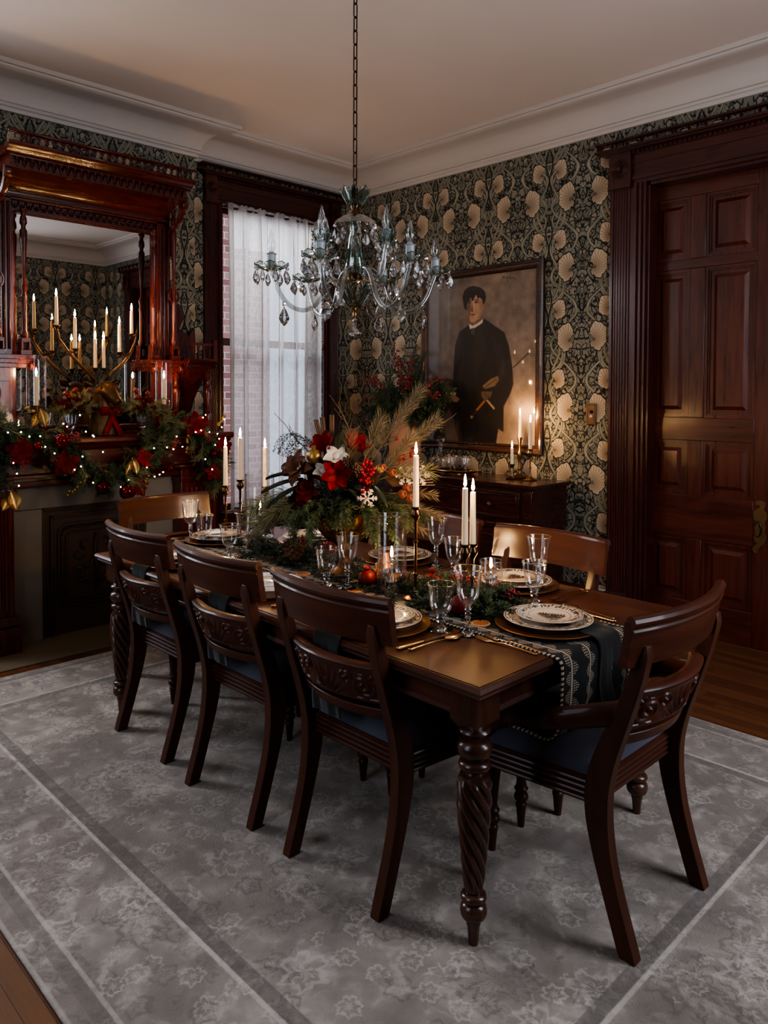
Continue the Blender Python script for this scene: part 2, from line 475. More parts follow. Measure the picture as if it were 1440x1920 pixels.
# ------------------------------------------------------------------ the room
X0, X1, Y0, Y1, ZC = -5.01, .45, -.45, 4.55, 3.42
YB0, YB1, XB = 1.20, 2.90, -4.93          # chimney breast
o = MB().box(X0-.6, X1+.2, Y0-.2, Y1+.35, -.05, 0).build('floor', M_['floor']); struct(o)
o = MB().box(X0-.2, X1+.2, Y0-.2, Y1+.2, ZC, ZC+.08).build('ceiling', M_['ceil']); struct(o)

def wall_y(name, y, th, x0, x1, holes, mat):      # wall along x with holes (x0,x1,z0,z1)
    b = MB(); xs = x0
    for hx0, hx1, hz0, hz1 in holes:
        b.box(xs, hx0, y, y+th, 0, ZC)
        if hz0 > 0: b.box(hx0, hx1, y, y+th, 0, hz0)
        b.box(hx0, hx1, y, y+th, hz1, ZC); xs = hx1
    b.box(xs, x1, y, y+th, 0, ZC)
    return struct(b.build(name, mat, sharp=0, flat=True))
def wall_x(name, x, th, y0, y1, holes, mat):
    b = MB(); ys = y0
    for a, c, z0, z1 in holes:
        b.box(x, x+th, ys, a, 0, ZC)
        if z0 > 0: b.box(x, x+th, a, c, 0, z0)
        b.box(x, x+th, a, c, z1, ZC); ys = c
    b.box(x, x+th, ys, y1, 0, ZC)
    return struct(b.build(name, mat, sharp=0, flat=True))
DX0, DX1, DZ = -2.282, -.40, 2.83
W1 = (3.175, 4.17, .58, 2.93); W2 = (-.05, .925, .58, 2.93); W3 = (2.15, 3.38, .58, 2.93)
wall_y('wall_back', Y1, .24, X0-.2, X1+.2, [(DX0, DX1, 0, DZ)], M_['paperx'])
wl = wall_x('wall_left', X0-.2, .2, Y0-.2, Y1, [W2, W1], M_['papery'])
wall_x('wall_right', X1, .2, Y0-.2, Y1, [W3], M_['papery'])
W4 = (-2.5, -1.3, .58, 2.93)  # opening for the added fill window
wall_y('wall_front', Y0-.2, .2, X0-.2, X1+.2, [W4], M_['paperx'])
struct(MB().box(X0, XB, YB0, YB1, 0, ZC).build('wall_chimney_breast', M_['papery'], flat=True))

# cornice swept round the room
out = [(X1,Y0),(X1,Y1),(X0,Y1),(X0,YB1),(XB,YB1),(XB,YB0),(X0,YB0),(X0,Y0)]
prof = [(0,3.195),(.018,3.195),(.022,3.207),(.02,3.217),(.032,3.223),(.036,3.235),(.03,3.243)]
prof += [(.036+.154*(1-math.cos(t)), 3.245+.125*math.sin(t)) for t in [PI/2*k/10 for k in range(11)]]
prof += [(.196,3.372),(.206,3.374),(.222,3.385),(.225,3.395),(.24,3.397),(.247,3.408),(.247,ZC+.005)]
b = MB(); n = len(out); vs = []; fs = []
for i in range(n):
    p0, p1, p2 = Vector(out[i-1]), Vector(out[i]), Vector(out[(i+1) % n])
    a = (p1-p0).normalized(); c = (p2-p1).normalized()
    na, nc = Vector((-a.y, a.x)), Vector((-c.y, c.x))
    mtr = (na+nc)/(1+na.dot(nc))
    for q, z in prof: vs.append((p1.x+mtr.x*q, p1.y+mtr.y*q, z))
m_ = len(prof)
for i in range(n):
    j = (i+1) % n
    for k in range(m_-1): fs.append((i*m_+k, j*m_+k, j*m_+k+1, i*m_+k+1))
struct(b.add(vs, fs).build('trim_1', M_['plaster'], sharp=30))

# baseboards
def base_y(name, x0, x1):
    b = MB(); b.extr([(0,0),(.022,0),(.022,.15),(.016,.165),(.018,.18),(.008,.2),(0,.2)], lambda p, q, t: (t, Y1-p, q), x0, x1); return struct(b.build(name, M_['casex']))
def base_x(name, y0, y1, x=X0, s=1):
    b = MB(); b.extr([(0,0),(.022,0),(.022,.15),(.016,.165),(.018,.18),(.008,.2),(0,.2)], lambda p, q, t: (x+s*p, t, q), y0, y1); return struct(b.build(name, M_['casey']))
base_y('baseboard_back', X0, -2.53); base_x('baseboard_left', YB1, Y1); base_x('baseboard_right', Y0, Y1, X1, -1)

# ---- spindle-topped casing head, shared by the door and the windows
def spindle(b, c, h, r=.011):
    b.lathe([(r*.8,0),(r,.1*h),(r*.5,.25*h),(r*1.1,.5*h),(r*.5,.75*h),(r,.9*h),(r*.8,h)], 8, c)
def rosette_block(fn, w, h, parent, mat, centre, ax):
    """square block with a sunburst rosette; fn(p,q,t): p across, q up, t out"""
    b = MB(); b.extr([(-w/2,0),(w/2,0),(w/2,h),(-w/2,h)], fn, 0, .05)
    b.extr([(-w/2-.004,-.02),(w/2+.004,-.02),(w/2+.004,0),(-w/2-.004,0)], fn, 0, .058)
    for k in range(24):
        a = 2*PI*k/24; d = .004
        r1, r2 = .012, min(w, h)*.42
        pts = [(r1*math.cos(a-d*8), h/2+r1*math.sin(a-d*8)), (r2*math.cos(a-d*14), h/2+r2*math.sin(a-d*14)), (r2*math.cos(a+d*14), h/2+r2*math.sin(a+d*14)), (r1*math.cos(a+d*8), h/2+r1*math.sin(a+d*8))]
        b.extr(pts, fn, .05, .056)
    b.extr([(.014*math.cos(t), h/2+.014*math.sin(t)) for t in [2*PI*k/12 for k in range(12)]], fn, .05, .064)
    return b.build('corner_block', mat, parent, sharp=30)
def reeded(b, fn, a, c, z0, z1):
    """reeded pilaster face between a and c"""
    w = c-a; b.extr([(a,z0),(c,z0),(c,z1),(a,z1)], fn, 0, .028)
    n = 7
    for i in range(n):
        p = a+w*(.12+.76*i/(n-1)); r = w*.045*(1.5 if i in (0, n-1) else 1)
        poly = [(p+r*math.cos(t), .028+r*.9*math.sin(t)) for t in [PI*k/5 for k in range(6)]]
        b.extr(poly, lambda P, Q, T: fn(P, T, Q), z0+.01, z1-.01)

def casing(name, fn, a0, a1, b0, b1, zb, zt, parent_mats, plinth, ext=.08, cap=3.11, hb=None):
    """a0..a1 outer edges, b0..b1 opening, zt head underside; fn(p,q,t)"""
    mv, mh = parent_mats
    t_ = bpy.data.objects.new(name, None); COL.objects.link(t_); struct(t_)
    b = MB()
    for (p0, p1) in ((a0, a0+(b0-a0)*.62), (a1-(a1-b1)*.62, a1)):
        reeded(b, fn, p0, p1, zb+plinth, zt)
        if plinth: b.extr([(p0-.006,zb),(p1+.006,zb),(p1+.006,zb+plinth),(p0-.006,zb+plinth)], fn, 0, .045)
    b.build('pilaster', mv, t_, sharp=30)
    b = MB()
    for s, e, q in ((a0+(b0-a0)*.62, b0, 1), (b1, a1-(a1-b1)*.62, -1)):
        w = e-s; k = [(0,.03),(.25,.045),(.45,.03),(.6,.036),(.75,.02),(1.0,.012)]
        for (f0, t0), (f1, t1) in zip(k[:-1], k[1:]):
            g0, g1 = (s+w*f0, s+w*f1) if q > 0 else (e-w*f1, e-w*f0)
            b.extr([(g0,zb),(g1,zb),(g1,zt+.0),(g0,zt+.0)], fn, 0, t0)
    b.build('inner_moulding', mv, t_, sharp=30)
    hz = cap-.075; w = (b0-a0)*.62
    rosette_block(lambda p, q, t: fn(a0+w/2+p, zt+q, t), w, hz-zt, t_, mv, 0, 0)
    rosette_block(lambda p, q, t: fn(a1-w/2+p, zt+q, t), w, hz-zt, t_, mv, 0, 0)
    b = MB(); h = hz-zt
    for z0, z1, t in ((0,.12,.024),(.12,.2,.036),(.2,.28,.03),(.28,.62,.022),(.62,.68,.028),(.68,.9,.022),(.9,1,.034)):
        b.extr([(a0+w,zt+h*z0),(a1-w,zt+h*z0),(a1-w,zt+h*z1),(a0+w,zt+h*z1)], fn, 0, t)
    k = a0+w+.01
    while k < a1-w-.02:     # little dentils
        b.extr([(k,hz-.018),(k+.016,hz-.018),(k+.016,hz-.004),(k,hz-.004)], fn, .034, .046); k += .03
    b.build('head_board', mh, t_, sharp=30)
    b = MB()
    b.extr([(a0-ext*.6,hz),(a1+ext*.6,hz),(a1+ext*.6,hz+.012),(a0-ext*.6,hz+.012)], fn, 0, .075)
    b.extr([(a0-ext,hz+.012),(a1+ext,hz+.012),(a1+ext,hz+.026),(a0-ext,hz+.026)], fn, 0, .095)
    b.extr([(a0-ext,cap-.012),(a1+ext,cap-.012),(a1+ext,cap),(a0-ext,cap)], fn, .05, .09)
    b.build('cornice_cap', mh, t_, sharp=30)
    b = MB(); nn = max(6, int((a1-a0+2*ext)/.1)); hh = cap-.012-(hz+.026)
    for i in range(nn+1):
        p = a0-ext+.012+(a1-a0+2*ext-.024)*i/nn
        spindle(b, fn(p, hz+.026, .07), hh)
        if i in (0, nn): spindle(b, fn(p+(.02 if i == 0 else -.02), hz+.026, .07), hh)
    b.build('spindle_row', mv, t_, sharp=30)
    return t_
fnb = lambda p, q, t: (p, Y1-t, q)
fnl = lambda p, q, t: (X0+t, p, q)
casing('trim_2', fnb, -2.522, -.157, DX0, DX1, 0, DZ, (M_['case'], M_['casex']), .2)
casing('trim_3', fnl, 3.015, 4.33, W1[0], W1[1], .0, 2.93, (M_['case'], M_['casey']), .2, .05, 3.19)
b = MB()     # window stool and panel under it
b.box(X0, X0+.10, 3.14, 4.2, .56, .585); b.box(X0, X0+.03, 3.175, 4.17, 0, .56); b.box(X0+.03, X0+.04, 3.26, 4.08, .1, .48)
struct(b.build('trim_4', M_['casey'], bevel=.004))
b = MB(); b.box(DX0-.01, DX0+.02, Y1, Y1+.1, 0, DZ); b.box(DX1-.02, DX1+.01, Y1, Y1+.1, 0, DZ); b.box(DX0, DX1, Y1, Y1+.1, DZ-.02, DZ+.01)
struct(b.build('trim_5', M_['case']))

# ---- panelled pocket doors
def door(name, x0, x1, mirrored, sgn=1):
    d = bpy.data.objects.new(name, None); COL.objects.link(d); struct(d)
    yf = 4.66; W = x1-x0
    def X(f): return x0+f if not mirrored else x1-f
    def bar(b, f0, f1, z0, z1, y0=yf, y1=yf+.045):
        a, c = sorted((X(f0), X(f1))); b.box(a, c, y0, y1, z0, z1)
    s0, s1, s2, s3, s4, s5 = 0, .125, .375, .468, .77, W
    rails = [(0,.205),(.60,.868),(1.21,1.352),(2.275,2.335),(2.722,DZ)]
    b = MB()
    bar(b, s0, s1, 0, DZ); bar(b, s4, s5, 0, DZ)
    for z0, z1 in zip([r[1] for r in rails[:-1]], [r[0] for r in rails[1:]]): bar(b, s2, s3, z0, z1)
    b.build('stile', M_['door'], d, bevel=.003)
    b = MB()
    for z0, z1 in rails: bar(b, s1, s4, z0, z1)
    b.build('rail', M_['doorx'], d, bevel=.003)
    for z0, z1 in zip([r[1] for r in rails[:-1]], [r[0] for r in rails[1:]]):
        for f0, f1 in ((s1, s2), (s3, s4)):
            b = MB()
            bar(b, f0, f1, z0, z1, yf+.022, yf+.03)
            a, c = sorted((X(f0), X(f1)))
            for m, w, yy in ((0, .018, .006), (.018, .01, .014)):     # moulding steps
                for q in ((a+m, a+m+w, z0+m, z1-m), (c-m-w, c-m, z0+m, z1-m), (a+m+w, c-m-w, z0+m, z0+m+w), (a+m+w, c-m-w, z1-m-w, z1-m)):
                    b.box(q[0], q[1], yf+yy, yf+.024, q[2], q[3])
            i = .05; k = .022                               # raised field with sloping edges
            b.add([(a+i,yf+.022,z0+i),(c-i,yf+.022,z0+i),(c-i,yf+.022,z1-i),(a+i,yf+.022,z1-i),(a+i+k,yf+.01,z0+i+k),(c-i-k,yf+.01,z0+i+k),(c-i-k,yf+.01,z1-i-k),(a+i+k,yf+.01,z1-i-k)],
                  [(0,1,5,4),(1,2,6,5),(2,3,7,6),(3,0,4,7),(4,5,6,7)])
            b.build('panel', M_['door'], d, sharp=20)
    return d
struct(MB().box(DX0-.2, DX1+.2, 4.8, 4.84, 0, ZC).build('light_stop_behind_door', M_['case'], flat=True))  # added unseen backing, stops sky light leaking round the doors
d1 = door('door_1', -2.425, -1.541, False)
door('door_2', -1.54, -.38, True)
# scrolled escutcheon with a cup pull
b = MB(); ex, ez = -1.613, .722
outl = []
R_ = [(.012,.158),(-.02,.155),(-.03,.135),(-.018,.122),(-.006,.13),(-.004,.115),(-.03,.098),(-.042,.07),(-.036,.045),(-.024,.03),(-.03,.0),(-.026,-.03),(-.036,-.06),(-.03,-.085),(-.012,-.098),(-.03,-.115),(-.042,-.13),(-.036,-.15),(-.02,-.158),(-.006,-.15),(-.01,-.135),(.002,-.12),(.02,-.105),(.034,-.08),(.036,-.05),(.026,-.03),(.034,.0),(.028,.03),(.04,.055),(.036,.085),(.02,.1),(.028,.12),(.03,.145)]
b.extr([(ex+p, ez+q) for p, q in R_][::-1], lambda p, q, t: (p, 4.66-t, q), 0, .005)
esc = b.build('handle_plate', Mat('dull_brass', (112,88,58), .45, .85).m, d1, bevel=.0015)
b = MB(); b.tube([(ex-.012+.02*math.cos(t), 4.654, ez-.012+.045*math.sin(t)) for t in [-2.4+5.2*k/14 for k in range(15)]], .005, 6)
b.build('scroll_pull', M_['dbrass'], esc)
b = MB(); b.box(ex-.003, ex+.003, 4.652, 4.656, ez-.004, ez+.018); b.lathe([(.0045,0),(.0045,.004)], 10, (ex,4.656,ez+.018), (0,-1,0))
b.build('keyhole', M_['black'], esc)

# ---- windows
def window(name, y0, y1, z0, z1, x, s):
    w = bpy.data.objects.new(name, None); COL.objects.link(w); struct(w)
    zm = 1.87
    for nm, za, zb, dx in (('upper_sash', zm, z1, 0), ('lower_sash', z0, zm+.04, s*.035)):
        b = MB(); f = .05; xa, xb = sorted((x+dx, x+dx+s*.03))
        b.box(xa, xb, y0, y0+f, za, zb); b.box(xa, xb, y1-f, y1, za, zb); b.box(xa, xb, y0, y1, za, za+f); b.box(xa, xb, y0, y1, zb-f, zb)
        fr = b.build(nm, M_['casey'], w)
        b = MB(); xm = x+dx+s*.015; b.add([(xm,y0+f,za+f),(xm,y1-f,za+f),(xm,y1-f,zb-f),(xm,y0+f,zb-f)], [(0,1,2,3)])
        b.build('pane', M_['pane'], fr, flat=True)
    return w
window('window_1', *W1, -5.13, 1); window('window_2', *W2, -5.13, 1); window('window_3', *W3, .57, -1)
w4 = bpy.data.objects.new('added_fill_window', None); COL.objects.link(w4); struct(w4)  # made-up unseen window, added to let fill light onto the armchair
b = MB()
for q in ((-2.5,-2.45,.58,2.93),(-1.35,-1.3,.58,2.93),(-2.45,-1.35,.58,.63),(-2.45,-1.35,2.88,2.93),(-2.45,-1.35,1.85,1.9)): b.box(q[0],q[1],Y0-.16,Y0-.12,q[2],q[3])
b.build('sash', M_['casex'], w4)
b = MB(); b.add([(-2.45,Y0-.14,.63),(-1.35,Y0-.14,.63),(-1.35,Y0-.14,2.88),(-2.45,Y0-.14,2.88)], [(0,1,2,3)]); b.build('pane', M_['pane'], w4, flat=True)
# brick house across the side yard
m = Mat('neighbour_brick', rough=.9); v = m.coord('World'); x = m.sep(v)
row = (x[2]/.075).fl(); off = (row*.5).fr(); e1 = ((x[2]/.075).fr()-.5).abs(); e2 = ((x[1]/.22+off).fr()-.5).abs()
hh = m.white(row*17.3+(x[1]/.22+off).fl())
m.col(m.mix((e1.gt(.44))._m('MAXIMUM', e2.gt(.47)), m.mix(hh, (150,92,84), (196,140,128)), (214,206,200)))
b = MB(); b.box(-7.6, -7.4, 2.35, 5.35, -1, 5.2)
struct(b.build('exterior_brick_wall', m.m, flat=True))

# ---- sheer curtain
m = Mat('sheer_linen'); nt = m.nt
x = m.sep(m.coord())
wv = m.noise(m.comb(x[1]*40, x[2]*520, 0.0), 1, 3); wh = m.noise(m.comb(x[1]*700, x[2]*24, 2.0), 1, 3); slub = m.noise(m.comb(x[1]*130, x[2]*16, 4.0), 1, 2)
op = (wv*.5+wh*.5+slub*.35-.05).ss(.42, .74)
hdr = x[2].gt(2.60); lw_ = nt.nodes.new('ShaderNodeLayerWeight'); lw_.inputs[0].default_value = .4
op = (op*.45+.26+hdr*.3+E(nt, lw_.outputs['Facing'])*.55).cl()
tl = nt.nodes.new('ShaderNodeBsdfTranslucent'); tl.inputs[0].default_value = lin((214,210,208))
df = nt.nodes.new('ShaderNodeBsdfDiffuse'); df.inputs[0].default_value = lin((206,200,196))
tp = nt.nodes.new('ShaderNodeBsdfTransparent'); a = nt.nodes.new('ShaderNodeMixShader'); a.inputs[0].default_value = .4
c = nt.nodes.new('ShaderNodeMixShader')
nt.links.new(tl.outputs[0], a.inputs[1]); nt.links.new(df.outputs[0], a.inputs[2])
nt.links.new(op.k, c.inputs[0]); nt.links.new(tp.outputs[0], c.inputs[1]); nt.links.new(a.outputs[0], c.inputs[2])
nt.links.new(c.outputs[0], m.out.inputs[0]); M_['sheer'] = m.m
def cur(u, v):
    y = 3.18+.94*u; ph = u*2*PI*6.5+1.1*math.sin(u*7+.5)
    k = .5+.5*min(1, v*4)
    sh = math.sin(ph); sh = math.copysign(abs(sh)**.7, sh)
    d = .036*sh*k+.016*math.sin(ph*.43+1.3)*min(1, v*2)+.007*math.sin(ph*2.3+v*3)+.006*math.sin(ph*3.7+1)*(1-v)
    z = 2.925-2.32*v+(.014*abs(math.sin(ph*1.5)) if v < .02 else 0)-.01*u*(v < .02)
    return (-4.965+d, y+.022*math.sin(ph*2+.6)*k+.012*v*math.sin(u*13), z)
b = MB(); b.grid(cur, 260, 40)
cu = b.build('sheer_curtain', M_['sheer'], sharp=0); tag(cu, 'sheer white linen curtain with gathered header hanging in the window', 'curtain')
b = MB(); b.tube([(-4.975, 3.15, 2.90), (-4.975, 4.195, 2.90)], .008, 8)
o = b.build('curtain_rod', M_['dbrass'], cu)
# ------------------------------------------------------------------ fireplace mantel with mirrored overmantel
man = thing('fireplace_mantel', 'carved red mahogany fireplace mantel with tall mirrored overmantel', 'fireplace mantel', (XB, 2.05, 0))
def turned(h, r, kind=0):
    """profile of a slender turned colonette of height h"""
    if kind == 0:
        k = [(.9,0),(1.1,.02),(1.1,.04),(.75,.06),(.75,.3),(.85,.31),(.85,.33),(.6,.35),(.95,.4),(.6,.43),(.45,.45),(.6,.6),(1.0,.78),(1.0,.83),(.6,.85),(.6,.87),(1.0,.89),(.9,.93),(.6,.95),(.7,.97),(1.0,.98),(1.0,1)]
    else:
        k = [(1,0),(1,.1),(.6,.12),(.75,.17),(.5,.2),(.55,.25),(1.1,.55),(1.0,.62),(.6,.66),(.9,.7),(.6,.74),(.55,.8),(1.0,.88),(.7,.94),(1,1)]
    return [(a*r, q*h) for a, q in k]
# stone surround
b = MB(); b.box(0,.25,-.53,-.335,.0,.795); b.box(0,.25,.335,.53,.0,.795); b.box(0,.25,-.53,.53,.797,.935)
b.build('stone_surround', M_['stone'], man, bevel=.003)
# cast-iron summer cover
fc = MB(); fc.box(.0,.228,-.335,.335,0,.797)
for i, (w, t) in enumerate(((0,.245),(.012,.238),(.05,.246),(.062,.236))):
    for q in ((-.333+w,-.333+w+.012,0,.795-w),(.333-w-.012,.333-w,0,.795-w),(-.333+w,.333-w,.783-w,.795-w)): fc.box(.2,t,q[0],q[1],q[2],q[3])
cov = fc.build('fire_cover', M_['iron'], man, bevel=.002)
def rrect(w, h, r, n=5):
    P = []
    for cx, cz, a0 in ((w-r,h-r,0),(-w+r,h-r,PI/2),(-w+r,-h+r,PI),(w-r,-h+r,1.5*PI)):
        for k in range(n+1):
            a = a0+PI/2*k/n; P.append((cx+r*math.cos(a), cz+r*math.sin(a)))
    return P
fb = MB(); rr = rrect(.215,.235,.05)
for i in range(len(rr)):      # beaded rim
    p, q = rr[i], rr[(i+1) % len(rr)]; L = math.hypot(q[0]-p[0], q[1]-p[1]); k = max(1, int(L/.018))
    for j in range(k): fb.ball((.24, p[0]+(q[0]-p[0])*j/k, .43+p[1]+(q[1]-p[1])*j/k), .007, 6, 4)
fb.tube([(.236, p*1.08, .43+q*1.07) for p, q in rr+rr[:1]], .008, 6); fb.tube([(.236, p*.86, .43+q*.88) for p, q in rr+rr[:1]], .006, 6)
for s in (-1, 1):
    for k in range(5):          # leafy scrolls
        a0 = k*1.25; cx, cz = s*(.06+.05*(k % 2)), .30+.065*k
        fb.tube([(.238, cx+s*(.045-.007*i)*math.cos(a0+i*.75), cz+(.045-.007*i)*math.sin(a0+i*.75)) for i in range(6)], [.007,.009,.008,.007,.006,.004], 5)
fb.tube([(.238, 0, .25), (.24, .01, .35), (.24, -.01, .48), (.238, 0, .61)], .008, 5)
fb.build('relief_panel', M_['iron'], cov, sharp=0)
# pilasters
for s in (-1, 1):
    b = MB(); a, c = sorted((s*.53, s*.80))
    b.box(0,.36,a,c,.0,1.0)
    w = (c-a)
    for i in range(6):
        y = a+w*(.16+.68*i/5); b.extr([(y+.013*math.cos(t), .36+.011*math.sin(t)) for t in [PI*k/5 for k in range(6)]], lambda p, q, t: (q, p, t), .24, .86)
    b.box(0,.385,a-.012,c+.012,.16,.215); b.box(0,.40,a-.022,c+.022,0,.155); b.box(0,.385,a-.012,c+.012,.9,.935)
    b.build('pilaster', M_['maho'], man, bevel=.004)
b = MB(); b.box(0,.30,-.53,.53,.935,1.15); b.box(.3,.33,-.53,.53,.94,.975); b.box(.3,.318,-.5,.5,1.0,1.1)
b.box(0,.42,-.80,.80,1.0,1.02) ; b.box(0,.385,-.8,.8,1.02,1.15)
b.build('frieze', M_['mahoy'], man, bevel=.004)
b = MB(); b.extr([(0,1.15),(.40,1.15),(.43,1.165),(.44,1.182),(.465,1.188),(.475,1.2),(.475,1.216),(.465,1.228),(0,1.228)], lambda p, q, t: (p, t, q), -.87, .87)
b.build('shelf', M_['mahoy'], man, bevel=.002)
b = MB(); b.extr([(0,1.228),(.2,1.228),(.2,1.236),(.185,1.245),(.19,1.262),(.175,1.27),(.18,1.282),(.15,1.29),(0,1.29)], lambda p, q, t: (p, t, q), -.47, .47)
b.build('ledge', M_['mahoy'], man)
b = MB(); b.add([(.13,-.47,1.29),(.13,.47,1.29),(.13,.47,2.57),(.13,-.47,2.57)], [(0,1,2,3)])
b.build('mirror', M_['mirror'], man, flat=True)
for s in (-1, 1):
    b = MB(); a, c = sorted((s*.465, s*.56)); b.box(0,.17,a,c,1.228,2.72)
    m0 = (a+c)/2
    for k in (-.028, 0, .028): b.extr([(m0+k+.009*math.cos(t), .17+.012*math.sin(t)) for t in [PI*i/5 for i in range(6)]], lambda p, q, t: (q, p, t), 1.75, 2.62)
    a, c = sorted((s*.44, s*.466)); b.box(.12,.15,a,c,1.29,2.57)
    b.build('frame_post', M_['maho'], man, bevel=.003)
    # bracket platform under the colonettes
    b = MB(); a, c = sorted((s*.372, s*.605))
    b.box(.1,.255,a,c,1.665,1.69); b.box(.1,.265,a-.008,c+.008,1.69,1.715); b.box(.1,.24,a+.01,c-.01,1.64,1.665)
    for yy in (s*.415, s*.562):
        b.box(.185,.25,yy-.032,yy+.032,1.715,1.745); b.box(.19,.245,yy-.026,yy+.026,1.79,1.815)
        for dx in (-.022,.022): b.box(.19,.245,yy+dx-.005,yy+dx+.005,1.745,1.79)
    b.box(.1,.2,sorted((s*.49,s*.59))[0],sorted((s*.49,s*.59))[1],1.56,1.64)
    for yy in (s*.385, s*.59):      # scrolled ends
        b.lathe([(.001,-.016),(.024,-.016),(.03,0),(.024,.016),(.001,.016)], 14, (.252, yy, 1.655), (0,1,0))
    b.build('bracket', M_['maho'], man, bevel=.002)
    for yy, h in ((s*.415, .76), (s*.562, .92)):
        b = MB(); b.lathe(turned(h, .021), 16, (.217, yy, 1.815)); b.build('colonette', M_['maho'], man)
    # open ring on the outer colonette and console at the cove end
    b = MB(); b.tube([(.217, s*.562+.034*math.cos(t), 2.15+.045*math.sin(t)) for t in [2*PI*k/16 for k in range(17)]], .007, 6)
    b.build('ring', M_['maho'], man)
    b = MB(); b.tube([(.17+.2*math.sin(t), s*.55, 2.60+.17*(1-math.cos(t))) for t in [PI/2*k/8 for k in range(9)]], .022, 8, flat=.7)
    b.lathe([(.001,-.02),(.03,-.02),(.034,0),(.03,.02),(.001,.02)], 14, (.37, s*.55, 2.735), (0,1,0))
    b.box(.1,.2,sorted((s*.53,s*.575))[0],sorted((s*.53,s*.575))[1],2.42,2.62)
    b.build('console', M_['maho'], man)
    # lower baluster, side shelf, gallery and scrolled crest
    for yy, xx in ((s*.575, .215), (s*.79, .27)):
        b = MB(); b.lathe(turned(.33, .025, 1), 14, (xx, yy, 1.31)); b.box(xx-.035,xx+.035,yy-.035,yy+.035,1.228,1.31)
        b.build('baluster', M_['maho'], man, sharp=35)
    b = MB(); a, c = sorted((s*.607, s*.835))
    b.extr([(0,1.66),(.30,1.66),(.315,1.672),(.305,1.682),(.325,1.69),(.335,1.705),(.335,1.73),(0,1.73)], lambda p, q, t: (p, t, q), a, c)
    b.build('side_shelf', M_['mahoy'], man, bevel=.003)
    b = MB()
    b.box(.30,.315,a,c,1.82,1.835); b.box(.29,.325,c-.03 if s > 0 else a,c if s > 0 else a+.03,1.73,1.86)
    k = a+.04
    while k < c-.03: b.box(.303,.312,k,k+.012,1.73,1.82); k += .042
    b.build('gallery', M_['maho'], man)
    b = MB(); P = [(0,1.73),(.25,1.73),(.25,1.93),(.22,1.95),(.2,1.90),(.12,1.95),(.16,2.02),(.13,2.1),(.09,2.14),(.04,2.24),(0,2.26)]
    b.extr([(s*(.575+p), q) for p, q in P], lambda p, q, t: (t, p, q), .02, .05)
    b.build('scroll_crest', M_['maho'], man, bevel=.006)
    b = MB()
    b.grid(lambda u, v: (.02+.26*(1-math.cos(v*PI/2))*(1), s*(.60+.19*u), 1.25+.41*v), 6, 12, flip=(s < 0))
    b.box(0,.02,sorted((s*.57,s*.80))[0],sorted((s*.57,s*.80))[1],1.228,1.66)
    b.build('cove_panel', M_['maho'], man)
# entablature over the mirror
b = MB()
for z0, z1, t in ((2.565,2.585,.165),(2.585,2.635,.15),(2.635,2.65,.17),(2.65,2.668,.18)): b.box(.05,t,-.555,.555,z0,z1)
b.build('entablature', M_['mahoy'], man, bevel=.003)
b = MB(); n = 22
for i in range(n):              # carved leaf band
    y = -.46+.92*(i+.5)/n
    for sgn in (-1, 1): b.tube([(.153, y+sgn*.004, 2.59), (.16, y+sgn*.016, 2.61), (.153, y+sgn*.021, 2.632)], [.003,.005,.002], 5)
    b.ball((.154, y, 2.607), .007, 6, 4, .6, .6, 1.6)
b.build('leaf_band', M_['mahoy'], man, sharp=0)
b = MB(); b.grid(lambda u, v: (.17+.24*(1-math.cos(v*PI/2)), -.545+1.09*u, 2.668+.09*math.sin(v*PI/2)), 2, 14)
b.build('cove', M_['mahoy'], man)
b = MB(); b.box(.05,.405,-.55,.55,2.757,2.83)
b.build('carved_band', M_['mahoy'], man)
b = MB(); n = 26
for i in range(n):
    y = -.53+1.06*(i+.5)/n
    b.tube([(.408, y-.02, 2.822), (.414, y, 2.768), (.408, y+.02, 2.822)], [.003,.005,.003], 5)
    b.tube([(.408, y-.01, 2.822), (.411, y, 2.79), (.408, y+.01, 2.822)], [.002,.004,.002], 5)
b.build('carved_vees', M_['mahoy'], man, sharp=0)
b = MB(); b.extr([(0,2.83),(.42,2.83),(.44,2.84),(.455,2.853),(.475,2.858),(.485,2.87),(.485,2.878),(0,2.878)], lambda p, q, t: (p, t, q), -.575, .575)
b.build('cornice', M_['mahoy'], man)
b = MB(); b.box(.455,.475,-.57,.57,2.878,2.888); b.box(.45,.48,-.575,.575,2.936,2.95)
n = 12
for i in range(n):              # pierced scrolls
    y = -.55+1.10*(i+.5)/n
    for sg in (-1, 1):
        b.tube([(.465, y+sg*(.022+.018*math.cos(t)), 2.912+.02*math.sin(t)) for t in [PI*1.1-k*.62*sg if sg > 0 else -.3+k*.62 for k in range(8)]], .005, 5)
    b.tube([(.465, y, 2.888), (.465, y, 2.93)], .005, 5); b.tube([(.465, y+.046, 2.888), (.465, y+.046, 2.936)], .006, 5)
b.build('pierced_crest', M_['mahoy'], man, sharp=0)
# hearth slab
h = MB(); h.box(-4.93, -4.29, .95, 3.15, 0, .006)
struct(h.build('trim_6', M_['hearth'], bevel=.002))

# rug
b = MB(); b.box(RUG[0], RUG[1], RUG[2], RUG[3], .0005, .012)
tag(b.build('area_rug', M_['rug'], bevel=.005), 'large faded grey oriental rug under the dining table', 'rug')
